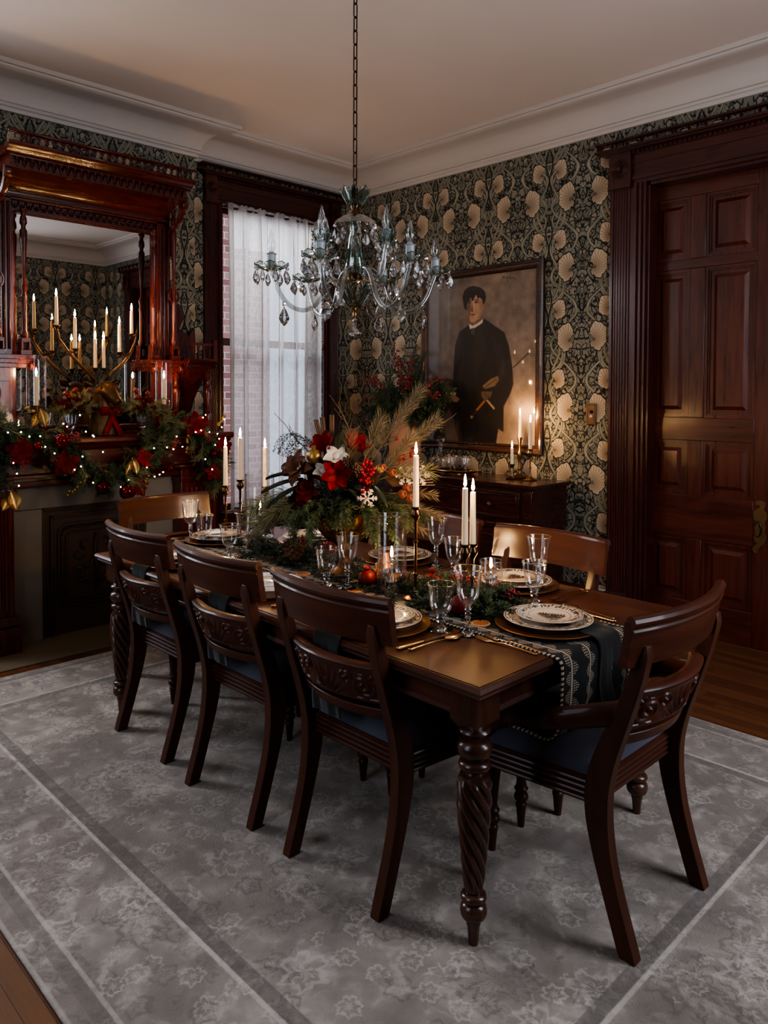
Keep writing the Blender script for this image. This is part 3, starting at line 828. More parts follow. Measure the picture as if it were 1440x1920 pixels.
# ------------------------------------------------------------------ dining table
def sweep_loop(b, prof, poly, cap0=False, cap1=False):
    """sweep (outward, z) profile round a counter-clockwise polygon with mitred corners"""
    n = len(poly); m = len(prof); vs = []; fs = []
    for i in range(n):
        p0, p1, p2 = Vector(poly[i-1]), Vector(poly[i]), Vector(poly[(i+1) % n])
        a = (p1-p0).normalized(); c = (p2-p1).normalized()
        na, nc = Vector((a.y, -a.x)), Vector((c.y, -c.x)); mt = (na+nc)/(1+na.dot(nc))
        vs += [(p1.x+mt.x*q, p1.y+mt.y*q, z) for q, z in prof]
    for i in range(n):
        j = (i+1) % n
        for k in range(m-1): fs.append((i*m+k, j*m+k, j*m+k+1, i*m+k+1))
    if cap0: fs.append(tuple(i*m for i in range(n-1, -1, -1)))
    if cap1: fs.append(tuple(i*m+m-1 for i in range(n)))
    return b.add(vs, fs)
TX0, TX1, TY0, TY1, TZ = -3.45, -1.18, 1.50, 2.588, .75
tcx, tcy = (TX0+TX1)/2, (TY0+TY1)/2
tab = thing('dining_table', 'long walnut dining table with rope-twist turned legs', 'dining table', (tcx, tcy, 0))
hx, hy = (TX1-TX0)/2, (TY1-TY0)/2
rect = lambda d: [(-hx+d,-hy+d),(hx-d,-hy+d),(hx-d,hy-d),(-hx+d,hy-d)]
b = MB(); sweep_loop(b, [(-.03,.712),(-.014,.714),(-.008,.72),(-.010,.726),(0,.731),(.002,.738),(-.002,.746),(-.008,TZ),(-.011,TZ),(-.012,.746),(-.016,.746),(-.017,TZ)], rect(0), True, True)
b.build('tabletop', M_['table'], tab, sharp=30)
b = MB(); sweep_loop(b, [(-.02,.636),(.004,.636),(.008,.642),(.004,.649),(0,.653),(0,.712),(-.02,.712)], rect(.055), False, False)
b.build('apron', M_['table'], tab, sharp=30)
lp = [(.0,0),(.013,0),(.017,.05),(.0195,.055),(.0195,.062),(.021,.066),(.021,.07)]
lp += [(.021+.016*math.sin(t), .07+.024*(1-math.cos(t))) for t in [PI*k/8 for k in range(1, 9)]]
lp += [(.021+.015*math.sin(t), .118+.013*(1-math.cos(t))) for t in [PI*k/6 for k in range(1, 7)]]
for k in range(101):
    t = k/100; lp.append((.024+.022*min(1, t*1.35)**.8 - (.006*max(0, (t-.93)/.07)), .148+.317*t))
lp += [(.026,.468),(.024,.474)]
lp += [(.026+.018*math.sin(t), .478+.015*(1-math.cos(t))) for t in [PI*k/6 for k in range(0, 7)]]
lp += [(.026+.022*math.sin(t), .512+.026*(1-math.cos(t))) for t in [PI*k/8 for k in range(0, 9)]]
lp += [(.022,.568),(.022,.572)]
lp += [(.026+.018*math.sin(t), .575+.011*(1-math.cos(t))) for t in [PI*k/6 for k in range(0, 7)]]
lp += [(.03,.60),(.034,.612)]
def twist(t, h, r):
    if .15 < h < .463:
        a = 8*t+(h-.148)*120; w = abs(math.sin(a/2)); e_ = min(1, (h-.148)/.02, (.465-h)/.02); return r*(1-e_*(.24-.29*w**.75))
    return r
for sx in (-1, 1):
    for sy in (-1, 1):
        b = MB(); cx, cy = sx*(hx-.085), sy*(hy-.085)
        b.lathe(lp, 72, (cx, cy, .0125), mod=twist)
        b.box(cx-.047, cx+.047, cy-.047, cy+.047, .628, .714)
        b.add([(cx-.047,cy-.047,.628),(cx+.047,cy-.047,.628),(cx+.047,cy+.047,.628),(cx-.047,cy+.047,.628),(cx-.032,cy-.032,.606),(cx+.032,cy-.032,.606),(cx+.032,cy+.032,.606),(cx-.032,cy+.032,.606)],
              [(4,5,1,0),(5,6,2,1),(6,7,3,2),(7,4,0,3),(7,6,5,4)])
        b.build('leg', M_['tleg'], tab, sharp=40)

# ------------------------------------------------------------------ chairs
def interp(tab_, z):
    for (z0, y0), (z1, y1) in zip(tab_[:-1], tab_[1:]):
        if z <= z1:
            t = (z-z0)/(z1-z0); t = max(0, t); return y0+(y1-y0)*t
    return tab_[-1][1]
raw = [(0,0),(.15,.046),(.28,.080),(.40,.094),(.48,.086),(.60,.045),(.715,.003),(.86,-.034),(1.0,-.045)]
POST = []
for k in range(41):       # smoothed post line
    z = k/40.; POST.append((z, sum(interp(raw, z+d)*w for d, w in ((-.06,.2),(-.03,.2),(0,.2),(.03,.2),(.06,.2))) if z > .05 else interp(raw, z)))
py = lambda z: -.25+interp(POST, z)
def relief(u, v):
    x = (u-.5)*2
    if v < .09 or v > .91 or abs(x) > .975: return .004
    X, Z = abs(x)*1.75, v
    r = math.hypot(X, Z+.12); a = math.atan2(Z+.12, X)
    f = max(0, 1-abs(r-.5)/.55)
    h = (.5+.5*math.cos(a*23))*f*(1 if X < .95 else max(0, 1-(X-.95)*4))
    for cx, cz, s, k in ((.82,.62,.24,40),(1.28,.45,.36,36),(1.6,.72,.2,44)):
        q = math.hypot(X-cx, Z-cz); ph = math.atan2(Z-cz, X-cx)
        if q < s: h = max(h*(q/s), (.5+.5*math.cos(q*k-ph))*(1-q/s*.4))
    if X < .12 and Z < .42: h = max(h, 1-X/.13)
    return .0095*h
def curved(z0, z1, W, sag, off, th, nu=24, nv=3, rel=None):
    b = MB()
    def fn(u, v):
        z = z0+(z1-z0)*v; x = W*(2*u-1)
        y = py(z)+off-sag*(1-(2*u-1)**2)
        if rel: y -= rel(u, v)
        return (x, y, z), (0, 1, 0)
    b.shell(fn, nu, nv, th); return b
SEATP = [(-.212,-.155),(.212,-.155),(.258,.262),(-.258,.262)]
CH = {}
def make_chair(arms):
    t = thing('dining_armchair' if arms else 'dining_chair', 'x', 'armchair' if arms else 'dining chair')
    # cushion
    b = MB()
    def cush(u, v):
        f = v; hw = .205+.046*f; x = (2*u-1)*hw; y = -.150+.405*v
        e = (1-abs(2*u-1)**5)*(1-abs(2*v-1)**5)
        return (x*(1-.0*e), y, .452+.014*(e > 0)+.056*max(0, e)**.36)
    b.grid(cush, 22, 22)
    b.build('seat', M_['velvet'], t, sharp=0)
    b = MB(); pr = [(-.02,.385),(0,.385)]
    for k in range(4):
        z = .387+.0165*k; pr += [(.0,z),(.006,z+.003),(.008,z+.0075),(.006,z+.012),(0,z+.0155)]
    pr += [(0,.456),(-.03,.458)]
    sweep_loop(b, pr, SEATP, True, True)
    b.build('seat_frame', M_['chairx'], t, sharp=30)
    for s in (-1, 1):
        b = MB(); vs = []; fs = []; N = 30
        for k in range(N+1):
            z = .0+.868*k/N; y = py(z)
            d = .021+.012*math.exp(-((z-.42)/.16)**2)-.004*max(0, z-.6)/.26; w = .018
            if k == N: d *= .55; w *= .7
            sl = (py(min(z+.02, .9))-py(max(z-.02, 0)))/.04
            for dx, dy in ((-w,-d),(w,-d),(w,d),(-w,d)):
                vs.append((s*(.205+.004*z)+dx, y+dy, z-dy*sl*.9 if 0 < k else z))
        for k in range(N):
            for q in range(4):
                a = 4*k+q; c = 4*k+(q+1) % 4; fs.append((a, c, c+4, a+4))
        fs += [(3,2,1,0), tuple(4*N+q for q in range(4))]
        b.add(vs, fs); b.build('rear_leg', M_['chair'], t, sharp=30, bevel=.0025)
        b = MB()
        fl = lambda tt, h, r: r*(1+.05*math.cos(10*tt)) if .14 < h < .33 else r
        b.lathe([(.011,0),(.017,.07),(.019,.075),(.019,.082),(.014,.088),(.022,.098),(.025,.108),(.022,.118),(.014,.124),(.022,.132),(.024,.138),(.018,.146),(.015,.16),(.02,.22),(.027,.29),(.029,.318),(.024,.333),(.018,.338),(.025,.347),(.025,.356),(.018,.362),(.02,.386)], 30, (s*.232, .236, 0), mod=fl)
        b.build('front_leg', M_['chair'], t, sharp=40)
    b = curved(.812, .937, .265, .046, .012, .022)
    n = 24
    b.tube([(.265*(2*k/n-1), py(.94)+.018-.046*(1-(2*k/n-1)**2), .938) for k in range(n+1)], .0155, 10)
    b.tube([(.265*(2*k/n-1), py(.915)+.012-.046*(1-(2*k/n-1)**2), .913) for k in range(n+1)], .006, 6)
    b.build('top_rail', M_['chairx'], t, sharp=35)
    b = curved(.612, .722, .19, .046, -.004, .024, 140, 30, relief)
    b.tube([(.19*(2*k/n-1), py(.722)+.012-.046*(1-(2*k/n-1)**2), .726) for k in range(n+1)], .021, 10, flat=.5, up=(0,0,-1))
    b.tube([(.192*(2*k/n-1), py(.61)+.006-.046*(1-(2*k/n-1)**2), .616) for k in range(n+1)], .007, 8)
    b.build('carved_rail', M_['chairx'], t, sharp=50)
    b = curved(.558, .592, .19, .046, -.006, .024); b.build('lower_rail', M_['chairx'], t, bevel=.003)
    if arms:
        for s in (-1, 1):
            pts = [(.195,-.235,.668),(.238,-.16,.648),(.264,-.08,.622),(.255,-.0,.59),(.225,.09,.568),(.226,.165,.52),(.235,.215,.44)]
            P = []
            for i in range(len(pts)-1):
                for k in range(4): P.append([pts[i][j]+(pts[i+1][j]-pts[i][j])*k/4 for j in range(3)])
            P.append(pts[-1])
            b = MB(); b.tube([(s*p[0], p[1], p[2]) for p in P], [.034-.008*i/len(P) for i in range(len(P))], 10, flat=.42, up=(s,0,0))
            b.build('arm', M_['chairx'], t, sharp=40)
    return t
ch = make_chair(False)
chairs = [
 ((-1.722, 1.725), 0, 'walnut dining chair tucked in on the near side, closest to the twisted front leg'),
 ((-2.340, 1.725), 0, 'walnut dining chair, middle one of three on the near side of the table'),
 ((-2.968, 1.740), 0, 'walnut dining chair on the near side, furthest left beside the twisted leg'),
 ((-1.735, 2.375), PI, 'walnut dining chair across the table, in front of the wallpaper beside the sideboard end'),
 ((-2.350, 2.375), PI, 'walnut dining chair across the table, partly behind the tall candle and sideboard drawers'),
 ((-2.968, 2.375), PI, 'walnut dining chair across the table, hidden behind the flower centrepiece'),
]
for i, ((x, y), r, lb) in enumerate(chairs):
    if i == 0: ch.location = (x, y, .012); ch.rotation_euler = (0,0,r); ch.scale = (1,1,.972); ch['label'] = lb; ch['group'] = 'walnut dining chairs'
    else: dup(ch, (x, y, .012), r, lb, 'walnut dining chairs')
ac = make_chair(True); ac.location = (-1.205, 2.05, .012); ac.rotation_euler = (0,0,PI/2); ac.scale = (1.05,1.06,.972)
ac['label'] = 'walnut armchair at the right end of the table with navy velvet seat'; ac['group'] = 'walnut armchairs'
a2 = dup(ac, (-3.50, 2.03, .012), -PI/2, 'walnut armchair at the fireplace end of the table'); a2.scale = (1,1,.972)

# ------------------------------------------------------------------ runner
m = Mat('woven_runner', (34,38,38), .95); x = m.sep(m.coord('UV'))
u, v = x[0], x[1]          # u along in metres, v across 0..1
m.nt.links  # stripes of little woven leaves in cream
st = v*4.0; c_ = (st.fr()-.5).abs(); k = (u*19.0).fr(); kk = (u*19.0+.5).fr(); sd_ = (st.fr()-.5)
lensA = c_.lt(((k*PI).sin())*.30)*(sd_.gt(0)); lensB = c_.lt(((kk*PI).sin())*.30)*(sd_.lt(0)); lf = lensA.mx(lensB)*(c_.gt(.06))
grid_ = ((u*900).sin().gt(-.2))*((v*330).sin().gt(-.35))
line = c_.lt(.035)
edge = (v-.5).abs().gt(.475)
sc_ = (u*420).sin().gt(-.1)
body = m.mix((lf*grid_).mx(line), (30,34,34), (176,160,142))
m.col(m.mix(edge, body, m.mix(sc_, (24,26,26), (196,178,158))))
m.bump(m.noise(m.coord(), 300, 2)+(u*420).sin()*.3*edge, .5, .002); M_['runner'] = m.m
def strip(name, path, w0, w1, mat, parent=None, ny=16, thick=.004, wr=0, yshift=None, sharp=0):
    """cloth strip: path = [(x,z)] smoothed, centre y from yshift(s); returns object with UVs (metres, 0..1)"""
    P = []
    for i in range(len(path)-1):
        for k in range(8):
            t = k/8; p0 = path[max(i-1,0)]; p1 = path[i]; p2 = path[i+1]; p3 = path[min(i+2,len(path)-1)]
            P.append(tuple(.5*((2*p1[j])+(-p0[j]+p2[j])*t+(2*p0[j]-5*p1[j]+4*p2[j]-p3[j])*t*t+(-p0[j]+3*p1[j]-3*p2[j]+p3[j])*t**3) for j in range(2)))
    P.append(path[-1]); L = [0]
    for a, c in zip(P[:-1], P[1:]): L.append(L[-1]+math.hypot(c[0]-a[0], c[1]-a[1]))
    tot = L[-1]; b = MB(); vs = []; uv = []
    for i, p in enumerate(P):
        f = L[i]/tot; w = w0+(w1-w0)*f; yc = yshift(f) if yshift else 0
        hang = max(0, min(1, (TZ-p[1])/.08))
        for j in range(ny+1):
            q = j/ny
            d = wr*hang*(math.sin(q*11+f*6)+.5*math.sin(q*23+f*9))
            vs.append((p[0]+d, yc+(q-.5)*w, p[1]+(wr*.4*math.sin(q*13+f*20) if hang == 0 else 0)*.3)); uv.append((L[i], q))
    fs = []; W = ny+1
    for i in range(len(P)-1):
        for j in range(ny): a = i*W+j; fs.append((a, a+W, a+W+1, a+1))
    b.add(vs, fs); o = b.build(name, mat, parent, sharp=sharp)
    me = o.data; ul = me.uv_layers.new(name='UVMap')
    for lo in me.loops: ul.data[lo.index].uv = uv[lo.vertex_index]
    sd = o.modifiers.new('th', 'SOLIDIFY'); sd.thickness = thick; sd.offset = 0
    return o
rp = [(-3.42,.7535),(-3.0,.7535),(-2.4,.7535),(-1.8,.7535),(-1.4,.7535),(-1.22,.7535),(-1.178,.752),(-1.158,.735),(-1.154,.68),(-1.158,.60),(-1.168,.54),(-1.20,.512),(-1.26,.514),(-1.34,.514)]
ru = strip('table_runner', rp, .42, .40, M_['runner'], None, 20, .004, .006, lambda f: 2.10-.075*f)
tag(ru, 'dark woven table runner with cream leaf stripes, draped over the table end', 'table runner')

# ------------------------------------------------------------------ place settings
mp = Mat('transferware', (226,208,184), .16, coat=.4)
x = mp.sep(mp.coord()); rr = (x[0]*x[0]+x[1]*x[1]).sq(); an = x[1].at(x[0])
def ware(R, tree):
    M = Mat('transferware', (232,216,192), .16, coat=.4); x = M.sep(M.coord()); rr = (x[0]*x[0]+x[1]*x[1]).sq()/R; an = x[1].at(x[0])
    nz = M.noise(M.coord(), 60, 3, 1.5); n2 = M.noise(M.coord(), 130, 2)
    wave = ((an*11).sin()*.03+rr-.86).abs().lt(.012)
    leaf = ((rr-.84+(an*22).sin()*.035).abs().lt(.085))*(n2.gt(.45))*((an*44).sin().gt(-.35))
    flw = ((rr-.83).abs().lt(.07))*((an*7).sin().gt(.72))*(nz.gt(.42))
    ink = wave.mx(leaf).mx(flw).mx((rr-.965).abs().lt(.012)).mx((rr-.63).abs().lt(.008))
    if tree:
        yy = x[1]/R; ax_ = (x[0]/R).abs(); h = (yy*-1+.40)
        jag = (((yy*12).fr())*.2+h*.5)
        tr = (ax_.lt(jag*.9))*(yy.lt(.40))*(yy.gt(-.32))*(n2.gt(.36))
        gr = (ax_.lt(.3))*((yy+.36).abs().lt(.04))*(nz.gt(.45))
        ink = ink.mx(tr).mx(gr)
    M.col(M.mix(ink, (208,190,168), (70,62,56))); return M.m
M_['dinner'] = ware(.14, False); M_['salad'] = ware(.105, True)
def plate(R, wall=.016, well=.62):
    return [(0,.003),(R*well*.9,.003),(R*well,.006),(R*.72,wall*.6),(R,wall),(R+.001,wall+.0015),(R,wall+.003),(R*.72,wall*.6+.0035),(R*well,.0095),(R*well*.9,.006),(0,.006)]
def mk_lathe(name, prof, mat, seg=48, mod=None, sharp=40):
    b = MB(); b.lathe(prof, seg, mod=mod); return b.build(name, mat, sharp=sharp)
def fork():
    b = MB()
    pts = [(0,-.11,.003),(0,-.06,.006),(0,0,.008),(0,.035,.004),(0,.055,.003)]
    b.tube(pts, [.006,.0045,.003,.003,.007], 8, flat=.4, up=(0,0,1))
    for k in range(4):
        xx = -.009+.006*k; b.tube([(xx*.7,.052,.003),(xx,.065,.003),(xx,.085,.005),(xx*.95,.105,.008)], [.0022,.002,.0017,.001], 6)
    b.ball((0,-.11,.004), .007, 8, 6, 1, .7, .5); return b
def knife():
    b = MB(); b.tube([(0,-.12,.005),(0,-.06,.005),(0,-.02,.005)], [.0075,.006,.005], 8, flat=.6)
    P = [(-.001,-.02),(.008,-.015),(.0085,.06),(.004,.105),(-.004,.1),(-.005,-.015)]
    b.extr(P, lambda p, q, t: (p, q, t), .004, .006); b.ball((0,-.12,.005), .008, 8, 6, 1, .8, .6); return b
def spoon():
    b = MB(); b.tube([(0,-.11,.003),(0,-.06,.006),(0,0,.008),(0,.035,.005)], [.006,.0045,.003,.003], 8, flat=.4, up=(0,0,1))
    b.ball((0,.065,.007), .021, 16, 8, .95, 1.55, .28); b.ball((0,-.11,.004), .007, 8, 6, 1, .7, .5); return b
proto = {}
def item(key, maker, label, cat, loc, rz, group):
    if key not in proto:
        o = maker(); o.location = loc; o.rotation_euler = (0,0,rz); proto[key] = o
        return tag(o, label, cat, group)
    return dup(proto[key], loc, rz, label, group)
def goblet(kind):
    t = thing(kind+'_glass', 'x', 'glass')
    if kind == 'wine':
        st = [(0,0),(.035,0),(.036,.002),(.022,.006),(.009,.014),(.006,.026),(.007,.045),(.0065,.05),(.011,.055),(.0065,.061),(.011,.067),(.0065,.073),(.011,.079),(.008,.085),(.012,.092),(0,.094)]
        bw = [(.010,.092),(.024,.104),(.033,.122),(.0365,.145),(.039,.17),(.043,.195),(.0465,.208)]
    else:
        st = [(0,0),(.036,0),(.037,.002),(.024,.006),(.010,.014),(.009,.022),(.014,.027),(.009,.033),(.015,.039),(.011,.045),(.02,.05),(0,.052)]
        bw = [(.012,.05),(.028,.06),(.0345,.078),(.038,.105),(.042,.132),(.045,.148)]
    b = MB(); b.lathe(st, 24); b.build('stem', M_['cutglass'], t, sharp=50)
    b = MB(); b.lathe(bw+[(r-.0018, h) for r, h in bw[::-1]], 40, mod=lambda th, h, r: r*(1+.012*abs(math.sin(5*th))*max(0, 1-(h-bw[0][1])/.09)))
    b.build('bowl', M_['glass'], t, sharp=60)
    r, h = bw[-1]; b = MB(); b.tube([(r*math.cos(q), r*math.sin(q), h) for q in [2*PI*k/40 for k in range(41)]], .0011, 6, cap=False)
    b.build('gilt_rim', M_['rim'], t, sharp=0)
    return t
NAP = {}
def napkin(key, label, path, w, loc, rz):
    o = strip('napkin', path, w*.8, w, M_['napkin'], None, 14, .003, .009)
    o.location = loc; o.rotation_euler = (0,0,rz); tag(o, label, 'napkin', 'charcoal linen napkins'); return o
# (name, centre, facing angle: local +y points to the table middle)
PL = {
 'n3': ((-1.742,1.685), 0, 'near-side place behind the closest chair'),
 'n2': ((-2.355,1.685), 0, 'near-side place behind the middle chair'),
 'n1': ((-2.975,1.69), 0, 'near-side place behind the chair nearest the fireplace'),
 'f3': ((-1.735,2.415), PI, 'far-side place before the chair with the reddish back'),
 'f2': ((-2.36,2.415), PI, 'far-side place beyond the tall glass cylinder'),
 'f1': ((-2.975,2.405), PI, 'far-side place left of the flower bowl'),
 'hr': ((-1.350,2.06), PI/2, 'place at the armchair end with the draped runner'),
 'hl': ((-3.275,2.06), -PI/2, 'place at the fireplace end of the table'),
}
for k, ((px, py_), rz, where) in PL.items():
    z0 = TZ+.0006 if k not in ('hr', 'hl') else TZ+.006
    cR, sR = math.cos(rz), math.sin(rz)
    W = lambda lx, ly: (px+lx*cR-ly*sR, py_+lx*sR+ly*cR)
    item('charger', lambda: mk_lathe('charger_plate', [(0,.002),(.11,.002),(.125,.008),(.168,.011),(.17,.013),(.168,.0145),(.125,.0115),(.11,.0055),(0,.0055)], M_['charger']), 'gold charger plate under the dishes, '+where, 'charger', (px, py_, z0), 0, 'gold charger plates')
    item('dinner', lambda: mk_lathe('dinner_plate', plate(.14), M_['dinner']), 'white transfer-printed dinner plate with leafy rim, '+where, 'plate', (px, py_, z0+.014), rz, 'patterned dinner plates')
    item('saladp', lambda: mk_lathe('salad_plate', plate(.105, .013), M_['salad']), 'small white plate with printed fir tree, '+where, 'plate', (px+.008*cR, py_+.008, z0+.026), rz, 'fir-tree salad plates')
    pth = [(-.03,.013),(-.13,.012),(-.17,.008),(-.19,.006),(-.203,-.012),(-.204,-.06),(-.200,-.14),(-.202,-.2),(-.198,-.245)]
    if k == 'hr': pth = [(-.03,.013),(-.13,.012),(-.17,.008),(-.205,.006),(-.225,-.012),(-.23,-.06),(-.225,-.14),(-.232,-.19),(-.23,-.225)]
    if k in ('n1', 'n2', 'n3'): dd = -.035
    elif k == 'hr': dd = 0.035
    else: dd = 0
    # strip runs along local -x of its own frame, so turn it a quarter
    pth = [(q, z0+.006+zz) for q, zz in pth]
    edge = {'hr': 1.180+px, 'hl': 0}.get(k, 0)
    nk = strip('napkin', [(q, zz) for q, zz in pth], .11, .13, M_['napkin'], None, 18, .003, .0035)
    ro = rz+PI/2
    lx, ly = W(dd, .012 if k[0] in 'nf' else .028)
    if k == 'hl': lx, ly = W(dd, .012)
    nk.location = (lx, ly, 0); nk.rotation_euler = (0,0,ro); tag(nk, 'charcoal linen napkin, '+where, 'napkin', 'charcoal linen napkins')
    zc = TZ+.0006
    cut = []
    if k in ('n3', 'n2', 'n1', 'hr'): cut += [('knife', .215, .0, -.07), ('spoon', .245, .01, -.1)]
    if k in ('f3', 'f2', 'hr', 'hl'): cut += [('fork', -.215, -.02, .0), ('fork', -.243, -.01, .02)]
    for i, (kind, lx, ly, da) in enumerate(cut):
        x_, y_ = W(lx, ly)
        which = {'knife': 'gold dinner knife', 'spoon': 'gold soup spoon', 'fork': 'inner gold fork' if abs(lx) < .23 else 'outer gold fork'}[kind]
        item(kind, lambda kk=kind: {'fork': fork, 'knife': knife, 'spoon': spoon}[kk]().build({'fork': 'fork', 'knife': 'table_knife', 'spoon': 'soup_spoon'}[kk], M_['gold'], sharp=50), which+' on the bare table, '+where, kind, (x_, y_, zc), rz+da, 'gold flatware')
GL = [('wine',-1.485,1.823,'tall wine glass at the near right table corner'),('water',-1.573,1.797,'short water glass by the spoon at the closest near place'),
 ('wine',-2.139,1.904,'tall wine glass before the flower bowl, at the middle near place'),('water',-2.223,1.872,'short water glass left of the tall glass, middle near place'),
 ('wine',-2.844,1.922,'tall wine glass above the middle chair back, left of the flowers'),('water',-2.911,1.882,'short water glass in front of the left candles'),
 ('wine',-3.331,1.930,'tall wine glass furthest left, at the fireplace end'),('water',-3.227,1.945,'short water glass second from the left, at the fireplace end'),
 ('water',-1.532,2.250,'short water glass behind the tree plate at the armchair end'),('wine',-1.630,2.420,'tall glass before the reddish chair back'),
 ('wine',-2.171,2.447,'tall wine glass between the single candle and the pair of candles'),('water',-2.03,2.40,'short water glass behind the pair of candles'),
 ('wine',-2.83,2.36,'tall wine glass half hidden beyond the left hurricane cylinder')]
for kind, gx, gy, lb in GL:
    z_ = TZ+.0006 if not 1.87 < gy < 2.32 else TZ+.007
    if 'g'+kind not in proto:
        g = goblet(kind); g.location = (gx, gy, z_); proto['g'+kind] = g; g['label'] = lb; g['group'] = kind+' glasses'
    else: dup(proto['g'+kind], (gx, gy, z_), 0, lb)

# ------------------------------------------------------------------ candles
def candle(loc, h, r, label, group, name='taper_candle', fs=.92):
    t = thing(name, label, 'candle', loc, rnd.random()*6, group)
    b = MB(); b.lathe([(0,0),(r*1.05,0),(r*1.02,h*.3),(r*.9,h*.95),(r*.86,h-.002),(r*.6,h),(r*.3,h-.002),(0,h-.002)], 14); b.build('wax', M_['wax'], t)
    b = MB(); b.tube([(0,0,h-.003),(0,.0005,h+.007)], .0009, 5); b.build('wick', M_['wick'], t)
    q = fs; b = MB(); b.lathe([(0,h+.004),(.0038*q,h+.008),(.0058*q,h+.0145*q),(.0056*q,h+.021*q),(.004*q,h+.031*q),(.002*q,h+.042*q),(0,h+.052*q)], 10); b.build('flame', M_['flame'], t, sharp=0)
    return t
def stick(h, kind='slim'):
    if kind == 'slim':
        return [(0,0),(.046,0),(.048,.004),(.04,.009),(.018,.016),(.009,.03),(.006,.05),(.006,.08),(.0095,.084),(.0095,.09),(.0055,.094),(.0055,h*.6),(.009,h*.6+.004),(.009,h*.6+.01),(.0055,h*.6+.014),(.006,h-.055),(.009,h-.05),(.018,h-.034),(.0185,h-.026),(.012,h-.012),(.017,h-.008),(.019,h),(.012,h),(.011,h-.012),(0,h-.012)]
    return [(0,0),(.05,0),(.052,.005),(.046,.012),(.026,.02),(.014,.032),(.012,.05),(.02,.06),(.012,.07),(.01,h*.45),(.016,h*.5),(.02,h*.58),(.014,h*.66),(.009,h*.7),(.009,h*.82),(.014,h*.86),(.012,h-.02),(.02,h-.004),(.02,h),(.011,h),(.011,h-.012),(0,h-.012)]
zt = TZ+.007
for x_, y_, h, ch_, lb in ((-1.868,1.993,.333,.197,'beside the tall glass cylinder, standing alone'),(-1.655,2.012,.225,.205,'front one of the pair at the right of the greenery'),(-1.690,2.098,.21,.195,'rear one of the pair at the right of the greenery'),
                           (-3.325,2.128,.268,.21,'leftmost of the three by the window'),(-3.165,2.110,.312,.22,'tallest of the three by the window'),(-3.312,2.363,.25,.22,'rightmost of the three by the window')):
    b = MB(); b.lathe(stick(h), 22); o = b.build('candlestick', M_['dbrass'], sharp=40, loc=(x_, y_, zt if y_ < 2.3 else TZ+.001)); tag(o, 'slender dark brass candlestick, '+lb, 'candlestick', 'slender table candlesticks')
    candle((x_, y_, (zt if y_ < 2.3 else TZ+.001)+h-.0115), ch_, .0108, 'lit ivory taper candle, '+lb, 'table taper candles')

# oil lamps in glass cylinders
def cylinder(loc, r, h, lb):
    t = thing('hurricane_cylinder', lb, 'glass cylinder', loc, 0, 'table hurricane cylinders')
    pr = [(0,.002),(r-.003,.002),(r,.006),(r,h),(r-.002,h+.001),(r-.003,h),(r-.003,.007)]
    b = MB(); b.lathe(pr, 44); b.build('glass_wall', M_['hglass'], t, sharp=50)
    b = MB(); b.tube([((r-.0012)*math.cos(q), (r-.0012)*math.sin(q), h) for q in [2*PI*k/44 for k in range(45)]], .0016, 6, cap=False); b.build('rim', M_['cutglass'], t, sharp=0)
def oil_lamp(loc, r, lb):
    t = thing('oil_lamp', lb, 'oil lamp', loc, 0, 'round glass oil lamps')
    b = MB(); b.lathe([(0,0),(r*.55,0),(r*.5,.004),(r*.2,.012),(r*.2,.02),(0,.022)], 20); b.build('foot', M_['cutglass'], t)
    b = MB(); b.ball((0,0,.018+r), r, 28, 18); b.lathe([(r*.3,.014+r*1.94),(r*.26,.018+r*2.1),(r*.3,.018+r*2.25)], 16); b.build('globe', M_['glass'], t, sharp=0)
    b = MB(); n = 10
    b.lathe([(0,.021)]+[(r*.93*math.sin(a), .018+r-r*.93*math.cos(a)) for a in [PI*.55*k/n for k in range(1, n+1)]]+[(0,.018+r-r*.93*math.cos(PI*.55))], 24); b.build('oil', M_['cutglass'], t)
    b = MB(); b.tube([(0,0,.03),(0,0,.018+r*2.4)], .004, 8); b.build('wick_tube', M_['cutglass'], t)
    h = .018+r*2.4; b = MB(); b.lathe([(0,h),(.004,h+.005),(.0055,h+.012),(.004,h+.024),(0,h+.04)], 10); b.build('flame', M_['flame'], t, sharp=0)
    b = MB(); b.tube([(r*.35+.013*math.cos(q), 0, .02+r*2.15+.013*math.sin(q)) for q in [2*PI*k/14 for k in range(15)]], .0028, 6); b.build('loop_handle', M_['cutglass'], t)
cylinder((-2.006,2.009,zt), .056, .285, 'tall clear glass cylinder in front of the flower bowl')
cylinder((-1.734,2.262,zt), .043, .118, 'small clear glass cylinder beside the red berries')
cylinder((-3.209,2.257,zt), .074, .325, 'wide clear glass cylinder among the three left candles')
oil_lamp((-2.006,2.009,zt+.009), .041, 'round glass oil lamp burning inside the tall cylinder')
oil_lamp((-1.734,2.262,zt+.009), .026, 'small round oil lamp burning inside the small cylinder')
oil_lamp((-3.205,2.257,zt+.009), .05, 'round oil lamp burning inside the wide left cylinder')
